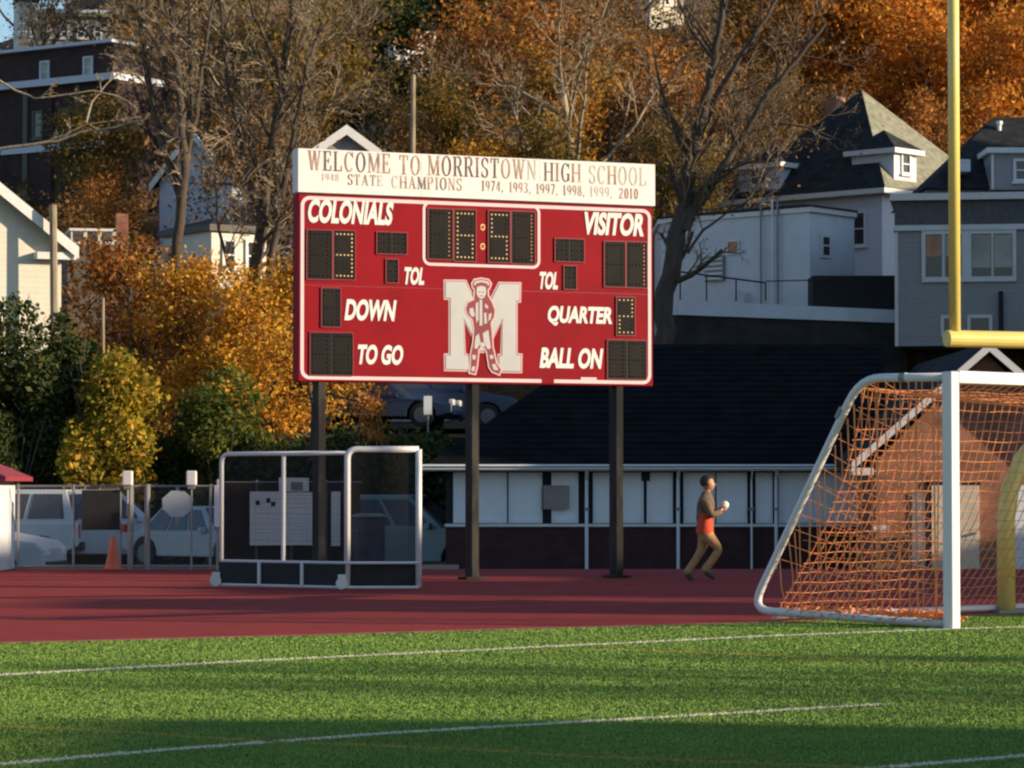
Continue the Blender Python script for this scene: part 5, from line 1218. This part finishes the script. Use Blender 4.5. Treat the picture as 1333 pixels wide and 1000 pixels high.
# utility poles
def pole(px, ytop, ybot, Y, r, lab, arms=True, nm='utility_pole'):
    a = P(px[1], ybot, Y); b = P(px[0], ytop, Y); z0 = hz(a.x, Y) - .2; o = empty(nm, (a.x, Y, min(z0, a.z)), 0, label=lab, cat='pole')
    mb = MB(); mb.tube([(0, 0, 0), (b.x - a.x, 0, b.z - o.location.z)], [r, r * .8], 8); mb.build('shaft', M['barklt'], o)
    if arms:
        mb = MB(); t = b.z - o.location.z; mb.b2((b.x - a.x - .5, -.05, t - .25), (b.x - a.x + .5, .05, t - .15)); mb.build('cross_arm', M['bark'], o)
        for x in (-.4, .4):
            mb = MB(); mb.lathe((b.x - a.x + x, 0, t - .15), [(.03, 0), (.04, .05), (.02, .1)], 8); mb.build('insulator', M['grey'], o)
pole((69, 75), 267, 400, 79.2, .12, 'weathered wooden pole standing in front of the cream house', False)
pole((134, 136), 388, 470, 78.4, .05, 'thin grey post rising from the yellow bush', False)
pole((538, 536.5), 98, 200, 105, .10, 'pale utility pole rising behind the scoreboard header', False)
st = P(557, 520, 82.5); o = empty('street_sign', (st.x, 82.5, 2.6), 0, label='small pale street sign on a thin post below the scoreboard', cat='sign')
mb = MB(); mb.tube([(0, 0, 0), (0, 0, P(0, 515, 82.5).z - 2.6)], .03, 6); mb.build('pole', M['grey'], o)
mb = MB(); t = P(0, 540, 82.5).z - 2.6; mb.b2((-.11, -.05, t), (.11, -.035, t + .5)); mb.build('panel', M['shutter'], o)
# ------------------------------------------------------------------ vegetation
def rv3(g): return Vector((g.gauss(0, 1), g.gauss(0, 1), g.gauss(0, 1))).normalized()
def branch(g, p, d, L, r, lvl, spec, big, fine, tips):
    n = 5 if lvl < 2 else (4 if lvl == 2 else 3); pts = [p.copy()]; dd = d.copy(); q = p.copy()
    for i in range(n):
        dd = (dd + rv3(g) * spec['wob'] * (1 if lvl else .35) + UP * spec['up'] * (.6 if lvl else .2)).normalized(); q = q + dd * L / n; pts.append(q.copy())
    rs = [r * (1 - (.55 if lvl < spec['max'] else .85) * k / n) for k in range(n + 1)]
    (big if lvl <= spec['bigl'] else fine).tube(pts, rs, 7 if lvl == 0 else (5 if lvl == 1 else 3), cap=False)
    if lvl >= spec['max']: tips.append((pts[-1], pts[-2])); return
    if lvl >= spec['max'] - 1: tips.append((pts[-1], pts[-2]))
    k = spec['n'][lvl]
    for j in range(k):
        t = (spec['t0'][lvl] + (1 - spec['t0'][lvl]) * (j + g.random() * .8) / k); t = min(.99, t); f = t * n; i = min(n - 1, int(f))
        bp = pts[i].lerp(pts[i + 1], f - i); ax = (pts[i + 1] - pts[i]).normalized()
        side = rv3(g); side = (side - ax * side.dot(ax)).normalized(); a = R(spec['ang'][lvl] * g.uniform(.7, 1.2))
        nd = (ax * math.cos(a) + side * math.sin(a)).normalized()
        branch(g, bp, nd, L * spec['lf'][lvl] * g.uniform(.75, 1.15) * (1.1 - .45 * t), max(spec['rmin'], rs[i] * spec['rf'][lvl]), lvl + 1, spec, big, fine, tips)
SPEC = dict(wob=.16, up=.10, n=[9, 6, 5, 4], t0=[.32, .25, .2, .2], ang=[48, 42, 42, 45], lf=[.55, .52, .5, .5], rf=[.5, .5, .5, .6], rmin=.010, max=4, bigl=2)
def leaf_mesh(name, tips, n, spread, size, m, seed, flat_=.0, pts=None):
    g = np.random.default_rng(seed); T = np.array([tuple(a) for a, b in tips]) if pts is None else pts
    idx = g.integers(0, len(T), n); c = T[idx] + g.normal(0, 1, (n, 3)) * spread * np.array([1, 1, .8]); s = size * (.35 + 1.1 * g.random(n) ** 1.5)[:, None]
    a = g.normal(0, 1, (n, 3)); a /= np.linalg.norm(a, axis=1)[:, None]; b = g.normal(0, 1, (n, 3)); b -= a * (a * b).sum(1)[:, None]; b /= np.linalg.norm(b, axis=1)[:, None]
    v = np.stack([c - a * s, c + b * s * .6, c + a * s, c - b * s * .6], 1).reshape(-1, 3)
    me = bpy.data.meshes.new(name); me.vertices.add(4 * n); me.loops.add(4 * n); me.polygons.add(n)
    me.vertices.foreach_set('co', v.reshape(-1)); me.loops.foreach_set('vertex_index', np.arange(4 * n)); me.polygons.foreach_set('loop_start', np.arange(0, 4 * n, 4)); me.materials.append(m); me.update(); return me
def make_kind(seed, H, leafk=None, nleaf=0, spread=.35, size=.11, bark='bark', twig='twig', **kw):
    g = random.Random(seed); sp = dict(SPEC); sp.update(kw); big, fine, tips = MB(), MB(), []
    branch(g, Vector((0, 0, -.3)), Vector((g.uniform(-.06, .06), g.uniform(-.06, .06), 1)).normalized(), H * .78, H * .016, 0, sp, big, fine, tips)
    tm = big.mesh('trunk', M[bark], True); fm = fine.mesh('twigs', M[twig]) if fine.v else None
    lm = leaf_mesh('crown', tips, nleaf, spread, size, L_[leafk], seed) if nleaf else None
    return tm, fm, lm
def place(kind, loc, s, rz, label, name='tree', group=None, cat='tree', sz=None):
    tm, fm, lm = kind; o = empty(name, loc, rz, label=label, cat=cat, group=group); o.scale = (s, s, sz or s)
    link_mesh('trunk', tm, o)
    if fm: tag(link_mesh('twigs', fm, o), kind='stuff')
    if lm: link_mesh('crown', lm, o)
    return o
K = {}
K['bareA'] = make_kind(1, 10, 'brown', 500, .3, .07, n=[10, 7, 5, 5]); K['bareB'] = make_kind(2, 10, 'olive', 1500, .3, .07, ang=[38, 38, 40, 45], n=[10, 7, 5, 5])
K['bareC'] = make_kind(3, 10, 'brown', 1800, .3, .08, bark='barklt', twig='twiglt', n=[9, 7, 5, 5])
K['rust'] = make_kind(4, 10, 'rust', 11000, .38, .10, max=3); K['amber'] = make_kind(5, 10, 'amber', 12000, .4, .10, max=3); K['brown'] = make_kind(6, 10, 'brown', 8000, .42, .10, max=3)
K['olive'] = make_kind(7, 10, 'olive', 11000, .42, .10, max=3); K['orange'] = make_kind(8, 10, 'orange', 26000, .42, .10, max=3, n=[12, 7, 5, 4], t0=[.25, .2, .2, .2])
K['orange2'] = make_kind(18, 10, 'orange', 24000, .45, .10, max=3, n=[12, 7, 5, 4], t0=[.25, .2, .2, .2])
K['dark'] = make_kind(9, 10, 'dkgreen', 20000, .40, .11, max=3, n=[14, 6, 5, 4], t0=[.12, .2, .2, .2], ang=[70, 42, 42, 45], lf=[.36, .5, .5, .5])
K['gold'] = make_kind(10, 8, 'gold', 12000, .33, .085, max=3, n=[11, 7, 5, 4], t0=[.2, .2, .2, .2]); K['gold2'] = make_kind(20, 8, 'gold', 8000, .33, .085, max=3, n=[10, 7, 5, 4], t0=[.2, .2, .2, .2])
K['rust8'] = make_kind(21, 8, 'rust', 10000, .33, .085, max=3, n=[10, 7, 5, 4], t0=[.2, .2, .2, .2])
# tall lit and unlit trees on the hillside: (kind, px, Y, height m, phrase)
LM = [(0, 'above the dark brick building'), (110, 'right of the dark brick building'), (230, 'behind the forked bare trees on the left'), (330, 'above the trees left of the scoreboard'),
      (440, 'over the scoreboard header left'), (540, 'behind the pale utility pole'), (630, 'over the scoreboard header middle'), (740, 'over the scoreboard header right'),
      (850, 'left of the tall dark tree'), (940, 'right of the tall dark tree'), (1040, 'left of the pyramid roofed house'), (1140, 'directly above the pyramid roofed house'), (1240, 'behind the yellow goalpost upright'), (1320, 'at the right edge above the dormered house')]
KW = {'bareA': 'bare grey brown tree', 'bareB': 'bare olive tinted tree', 'bareC': 'pale barked nearly bare tree', 'rust': 'rust red autumn tree', 'amber': 'amber autumn tree', 'brown': 'brown thin leaved tree',
      'olive': 'olive green thinning tree', 'orange': 'bright orange maple', 'orange2': 'glowing orange maple', 'dark': 'dark evergreen tree'}
hill = [('bareB', 60, 142, 10), ('brown', 160, 150, 12), ('olive', 130, 118, 7), ('rust', 128, 112, 5.5), ('bareA', 215, 135, 13), ('brown', 290, 140, 13), ('olive', 255, 160, 14), ('bareC', 330, 130, 12), ('olive', 380, 118, 11),
        ('brown', 400, 150, 14), ('bareB', 440, 122, 12), ('dark', 488, 132, 11), ('dark', 560, 140, 10.5), ('bareB', 475, 150, 14), ('dark', 615, 165, 14), ('olive', 585, 118, 8.0), ('rust', 640, 128, 10), ('amber', 695, 118, 8.5), ('amber', 640, 112, 6.5),
        ('bareC', 768, 112, 13), ('brown', 745, 135, 12), ('olive', 735, 112, 7), ('rust', 800, 122, 9.5), ('brown', 850, 130, 11), ('orange', 875, 150, 9), ('bareA', 900, 140, 14), ('olive', 860, 112, 8), ('brown', 960, 150, 13),
        ('bareB', 985, 130, 12), ('brown', 1040, 140, 11), ('olive', 1010, 160, 15), ('orange', 1130, 152, 15.5), ('orange2', 1215, 150, 14), ('orange', 1300, 155, 16), ('orange2', 1075, 165, 13), ('olive', 1040, 128, 8), ('orange2', 1365, 145, 13), ('orange', 1180, 165, 18), ('rust', 1260, 138, 10),
        ('brown', 20, 190, 12), ('bareB', 190, 190, 14), ('olive', 330, 190, 15), ('brown', 470, 195, 15), ('rust', 700, 180, 14), ('olive', 790, 185, 15), ('bareA', 830, 175, 14), ('brown', 900, 200, 16), ('olive', 600, 205, 14), ('rust', 960, 190, 15), ('brown', 1090, 200, 17), ('rust', 1250, 200, 16), ('olive', 400, 215, 15), ('dark', 530, 190, 15), ('brown', 250, 215, 14), ('brown', 730, 225, 16), ('brown', 1330, 200, 16),
        ('bareA', 640, 150, 14), ('bareC', 585, 122, 9), ('bareC', 420, 112, 10), ('bareA', 280, 118, 12), ('bareB', 700, 145, 15), ('bareA', 800, 145, 15), ('bareC', 930, 122, 11), ('brown', 510, 112, 7.5), ('olive', 455, 110, 6.5), ('rust', 545, 110, 6), ('brown', 350, 108, 8)]
gk = random.Random(77); seen = {}
for kd, px, Y, Hh in hill:
    q = P(px, 300, Y); z = hz(q.x, Y); ph = max([l for l in LM if l[0] <= px + 45] or [LM[0]])[1]; row = 'near' if Y < 125 else ('middle' if Y < 160 else ('upper' if Y < 195 else 'topmost'))
    lab = f"{KW[kd]} {ph}, {row} row"
    if lab in seen: lab = lab.replace(', ', ', taller one in ') if Hh > seen[lab] else lab.replace(', ', ', shorter one in ')
    seen[lab] = Hh
    s = Hh / 10 * gk.uniform(.95, 1.05)
    place(K[kd], (q.x, Y, z), s * gk.uniform(.95, 1.15), gk.uniform(0, 6.28), lab, {'dark': 'evergreen_tree', 'orange': 'maple_tree', 'orange2': 'maple_tree'}.get(kd, 'autumn_tree' if 'bare' not in kd else 'bare_tree'), 'trees on the hillside', sz=s)
# hero trees traced as limbs at their own distance, twigs grown from them
def hero(Y, stems, seed, label, leaf=None, nleaf=0, spec=None, name='bare_tree', twd=1.0, base=None, mats=('bark', 'twig'), ntw=11, t00=.30, tl=1.6, size=.09, spread=.3, zb=None):
    g = random.Random(seed); sp = dict(SPEC); sp.update(dict(n=[ntw, 5, 4, 3], max=4, lf=[.5, .55, .55, .5], up=.10, wob=.2, bigl=1)); sp.update(spec or {})
    px0, py0 = stems[0][0][0]; b0 = P(px0, py0, Y); o = empty(name, b0, 0, label=label, cat='tree'); big, fine, tips = MB(), MB(), []
    for pl, r0, r1 in stems:
        pts = []; dy = g.uniform(-.8, .8)
        for i, (px, py) in enumerate(pl):
            t = i / max(1, len(pl) - 1); q = P(px, py, Y + dy * t); pts.append(q - b0)
        # densify with a little wobble
        dp = []
        for a, b in zip(pts, pts[1:]):
            for k in range(3): dp.append(a.lerp(b, k / 3) + (rv3(g) * r1 * .8 if (k and len(dp)) else Vector()))
        dp.append(pts[-1]); n = len(dp) - 1
        rs = [r0 + (r1 - r0) * k / n for k in range(n + 1)]
        big.tube(dp, rs, 9, cap=False); L = sum((b - a).length for a, b in zip(dp, dp[1:]))
        k = max(3, int(ntw * L / 5))
        for j in range(k):
            t = t00 + (1 - t00) * (j + g.random()) / k; t = min(t, .99); f = t * n; i = min(n - 1, int(f)); ax = (dp[i + 1] - dp[i]).normalized(); side = rv3(g); side = (side - ax * side.dot(ax)).normalized(); a = R(g.uniform(25, 60))
            branch(g, dp[i].lerp(dp[i + 1], f - i), (ax * math.cos(a) + side * math.sin(a)).normalized(), tl * g.uniform(.6, 1.3), max(.018, rs[i] * .38), 1, sp, big, fine, tips)
    link_mesh('trunk', big.mesh('trunk', M[mats[0]], True), o); tag(link_mesh('twigs', fine.mesh('twigs', M[mats[1]]), o), kind='stuff')
    if nleaf: link_mesh('crown', leaf_mesh('crown', tips, nleaf, spread, size, L_[leaf], seed), o)
    return o
hero(85.3, [([(868, 500), (868, 430), (873, 360), (885, 290), (892, 240), (904, 196)], .30, .20), ([(904, 196), (918, 130), (930, 80), (940, 20), (948, -40)], .17, .06), ([(904, 200), (915, 165), (940, 110), (965, 70), (1000, 20), (1020, -20)], .11, .05),
          ([(893, 300), (905, 262), (935, 225), (970, 175), (1000, 120), (1040, 75), (1075, 30)], .14, .05), ([(905, 196), (885, 172), (872, 150), (862, 120), (850, 60)], .09, .03), ([(900, 270), (930, 240), (960, 215), (1000, 195)], .06, .02),
          ([(930, 80), (900, 40), (880, -10)], .06, .03), ([(895, 330), (915, 300), (945, 278), (975, 262)], .05, .015), ([(970, 175), (1010, 160), (1050, 165), (1100, 185)], .05, .012), ([(888, 275), (878, 240), (880, 200)], .05, .02)], 5,
     'big dark trunked bare tree rising right of the scoreboard', 'brown', 900, ntw=8, tl=1.5, size=.045)
hero(84, [([(318, 560), (318, 480), (330, 380), (340, 300), (352, 200), (368, 110), (376, 40), (384, -30)], .22, .08), ([(322, 470), (345, 400), (358, 310), (372, 230), (385, 160), (398, 90), (420, 30)], .13, .05), ([(340, 300), (325, 240), (312, 190), (300, 130), (290, 60), (285, -10)], .11, .04),
          ([(368, 110), (350, 60), (330, 20), (318, -30)], .08, .03), ([(330, 400), (300, 350), (285, 300), (282, 250)], .07, .03), ([(352, 200), (330, 175), (312, 160), (290, 165)], .05, .015)], 6,
     'tall bare twin stemmed tree just left of the scoreboard', 'brown', 3500, size=.05, spread=.35, ntw=9, tl=1.7, mats=('bark', 'twiglt'))
hero(87, [([(226, 450), (230, 340), (236, 260), (240, 200), (232, 120), (226, 40), (224, -30)], .17, .08), ([(236, 262), (215, 200), (198, 130), (188, 60), (184, -20)], .12, .05), ([(238, 240), (246, 160), (248, 80), (246, -10)], .10, .05), ([(240, 215), (256, 150), (262, 90), (272, 30), (282, -20)], .09, .04),
          ([(205, 165), (190, 100), (182, 40), (178, 0)], .05, .02)], 7, 'slender multi stemmed bare tree before the pale gabled house', 'brown', 500, ntw=6, tl=1.3, mats=('bark', 'twiglt'))
hero(74, [([(-60, 215), (-20, 196), (30, 190), (75, 184), (105, 172), (150, 166), (172, 160), (186, 162)], .05, .02), ([(75, 184), (90, 172), (112, 162), (140, 158)], .03, .015), ([(-60, 90), (-10, 100), (20, 118), (45, 128), (80, 124), (120, 118), (150, 124), (168, 132)], .035, .012), ([(112, 160), (120, 132), (140, 108), (165, 88)], .03, .01)], 8,
     'pale leafless limbs reaching in from the left before the brick building', None, 0, ntw=3, tl=.45, mats=('barklt', 'twiglt'))
# garden side trees, left of the scoreboard
def at(px, Y, z=None): q = P(px, 300, Y); return (q.x, Y, hz(q.x, Y) if z is None else z)
place(K['gold'], at(345, 82, .8), .82, 1.0, 'glowing golden tree low beside the left edge of the scoreboard', 'autumn_tree')
place(K['gold2'], at(250, 83, 1.0), .78, 2.2, 'brownish golden tree between the brown building and the twin stemmed tree', 'autumn_tree')
place(K['rust8'], at(180, 84, 1.4), .92, .3, 'rust orange tree below the slender multi stemmed tree', 'autumn_tree')
place(K['gold'], at(395, 83.5, 1.2), .80, 3.7, 'golden tree hidden mostly behind the left end of the scoreboard', 'autumn_tree')
place(K['gold2'], at(290, 81.5, .8), .62, 4.4, 'low amber tree in front of the cream house corner', 'autumn_tree')
hero(70, [([(405, 600), (408, 540), (402, 500), (415, 470)], .06, .03), ([(404, 520), (430, 512), (458, 522), (485, 540)], .03, .01)], 9, 'drooping orange branches under the scoreboard by the left post', 'rust', 1100, ntw=5, tl=.6, size=.07, spread=.16, name='autumn_tree', t00=.55)
def shrub(name, px, pytop, wpx, Y, zb, leafk, n, label, seed, size=.08, lobes=9):
    g = np.random.default_rng(seed); x = P(px, 300, Y).x; top = P(px, pytop, Y).z; w = wpx * Y / F / 2; Hh = top - zb
    pts = []
    for k in range(lobes):      # clumps spread through the volume
        c = np.array([g.uniform(-.62, .62) * w, g.uniform(-.5, .5) * w, Hh * g.uniform(.22, .84)]); 
        c[0] *= 1 - .45 * (c[2] / Hh) ** 2
        rad = np.array([w * g.uniform(.28, .45), w * g.uniform(.28, .45), Hh * g.uniform(.10, .2)]); m = n // lobes
        d = g.normal(0, 1, (m, 3)); d /= np.linalg.norm(d, axis=1)[:, None]; pts.append(c + d * rad * (.55 + .5 * g.random((m, 1)) ** .5))
    pts = np.concatenate(pts); pts = pts[(pts[:, 2] > .02)]
    o = empty(name, (x, Y, zb), 0, label=label, cat='bush')
    link_mesh('foliage', leaf_mesh('foliage', None, n, .10, size, L_[leafk], seed, pts=pts), o)
    r = random.Random(seed); mb = MB()
    for k in range(12):
        a = r.uniform(0, 6.28); e = Vector((math.cos(a) * w * r.uniform(.2, .8), math.sin(a) * w * .5, Hh * r.uniform(.5, .95))); mb.tube([(0, 0, 0), e * .4 + UP * .15 * Hh, e], [.06, .035, .01], 5, cap=False)
    mb.build('stems', M['bark'], o, fix=False)
    return o
shrub('evergreen_bush', 20, 368, 190, 77.6, -.5, 'dkgreen', 22000, 'large dark evergreen bush at the left edge below the cream house', 31, lobes=16)
shrub('evergreen_bush', 92, 405, 130, 77.3, -.5, 'dkgreen', 16000, 'dark evergreen bush right of the weathered pole', 32, lobes=12)
shrub('yellow_bush', 138, 446, 165, 76.7, -.5, 'yelgreen', 17000, 'yellow green bush lit by the sun above the white cars', 33, lobes=15)
shrub('green_bush', 290, 478, 190, 77.2, -.5, 'green', 20000, 'dense green bush left of the hockey goal top', 34, lobes=15)
shrub('evergreen_bush', 218, 560, 120, 78, -.5, 'dkgreen', 12000, 'dark low bush between the yellow bush and the green bush', 35, lobes=9)
shrub('evergreen_bush', 20, 520, 150, 76.6, -.5, 'dkgreen', 14000, 'shadowed dark bush directly above the white sport utility vehicle', 36, lobes=9)
shrub('ivy_bank', 430, 556, 330, 78, -.4, 'dkgreen', 20000, 'dark ivy covered bank below the upper street behind the hockey goal', 37, lobes=22)
shrub('ivy_bank', 560, 548, 200, 79, -.4, 'dkgreen', 14000, 'dark ivy bank between the two right scoreboard posts', 38, lobes=16)
shrub('green_bush', 352, 540, 110, 77, -.5, 'green', 9000, 'mid green bush tucked behind the left scoreboard post', 39, lobes=9)
shrub('brown_bush', 60, 250, 190, 95, 3, 'brown', 9000, 'brown shadowed bush at the foot of the dark brick building', 40, lobes=12)
shrub('brown_bush', 160, 300, 130, 96, 3, 'rust', 9000, 'rust coloured bush above the brown building', 41, lobes=12)
shrub('amber_bush', 235, 330, 130, 90, 3, 'amber', 8000, 'amber bush in front of the pale gabled house', 42, lobes=12)
shrub('rust_bush', 910, 262, 90, 108, 6.5, 'brown', 5000, 'brown bush behind the low white building near the big dark tree', 43, lobes=8)
# understorey on the hillside, too dense to count
def understorey():
    g = np.random.default_rng(9); n = 75000; Y = g.uniform(99, 235, n); X_ = Y * g.uniform(-.19, .19, n)
    z = np.array([hz(a, b) for a, b in zip(X_, Y)]); keep = ~((X_ > 3) & (Y < 132)); X_, Y, z = X_[keep], Y[keep], z[keep]
    lump = (np.sin(X_ * .9 + Y * .31) + np.sin(Y * .7 - X_ * .45)) * .5 + 1
    pts = np.stack([X_, Y, z + lump * g.random(len(z)) * 1.3], 1)
    me = leaf_mesh('hill_undergrowth', None, len(pts), .25, .2, L_['brown'], 10, pts=pts); tag(link_mesh('hill_undergrowth', me), 'dense brown undergrowth covering the hillside between the trees', 'undergrowth', kind='stuff')
understorey()

# ------------------------------------------------------------------ unseen things added right of the frame to shade the scene
OX = 34.0; TE = math.tan(SUN_EL)
def q2y(q, x): return q - x * .2474        # along one sun ray y falls as x grows
def occ(q0, q1, S, x=OX): return (x, q2y(q0, x), q2y(q1, x), S + x / .9707 * TE)
sb = empty('shade_block', (OX, 0, 0), 0, label='added brick block with stepped top, unseen right of the frame, shading the field', cat='building')  # added occluder out of view, each block's height set by the shade wanted
sb.location = (0, 0, 0)
for q0, q1, S in ((3, 16.9, .55), (33.1, 36.3, 1.3), (38.6, 44.3, .95), (44.3, 47.4, -.35), (47.4, 51, 2.5), (51, 59.3, 2.7), (59.3, 61.75, -2.2), (61.75, 64, 4.4), (64, 84.6, 3.8), (84.6, 88, 8.6), (88, 104, 9.6), (104, 120, 8.0), (120, 127, 8.9)):
    x, a, b, hh = occ(q0, q1, S); mb = MB(); mb.b2((x, a + .004, -.2), (x + 2.6, b, hh)); mb.build('wing', M['brickfh'], sb); mb = MB(); mb.b2((x - .15, a + .01, hh + .002), (x + 2.7, b - .006, hh + .12)); mb.build('coping', M['concrete'], sb)
K['occ'] = make_kind(50, 12, 'olive', 3500, .4, .12, max=3)  # unseen trees, placed to break up the sun on turf and track
for i, (q, x, s) in enumerate(((15.2, 24, .60), (19.6, 26, .80), (21.6, 24, .74), (25.0, 28, .70), (38.9, 27, .62), (43.3, 25, .60), (72, 27, .7))):
    place(K['bareB'] if 19 < q < 26 else K['occ'], (x, q2y(q, x), 0), s, i * 1.3, 'thinning olive tree added unseen right of the frame to dapple the field', 'autumn_tree', 'unseen trees added to dapple the field')
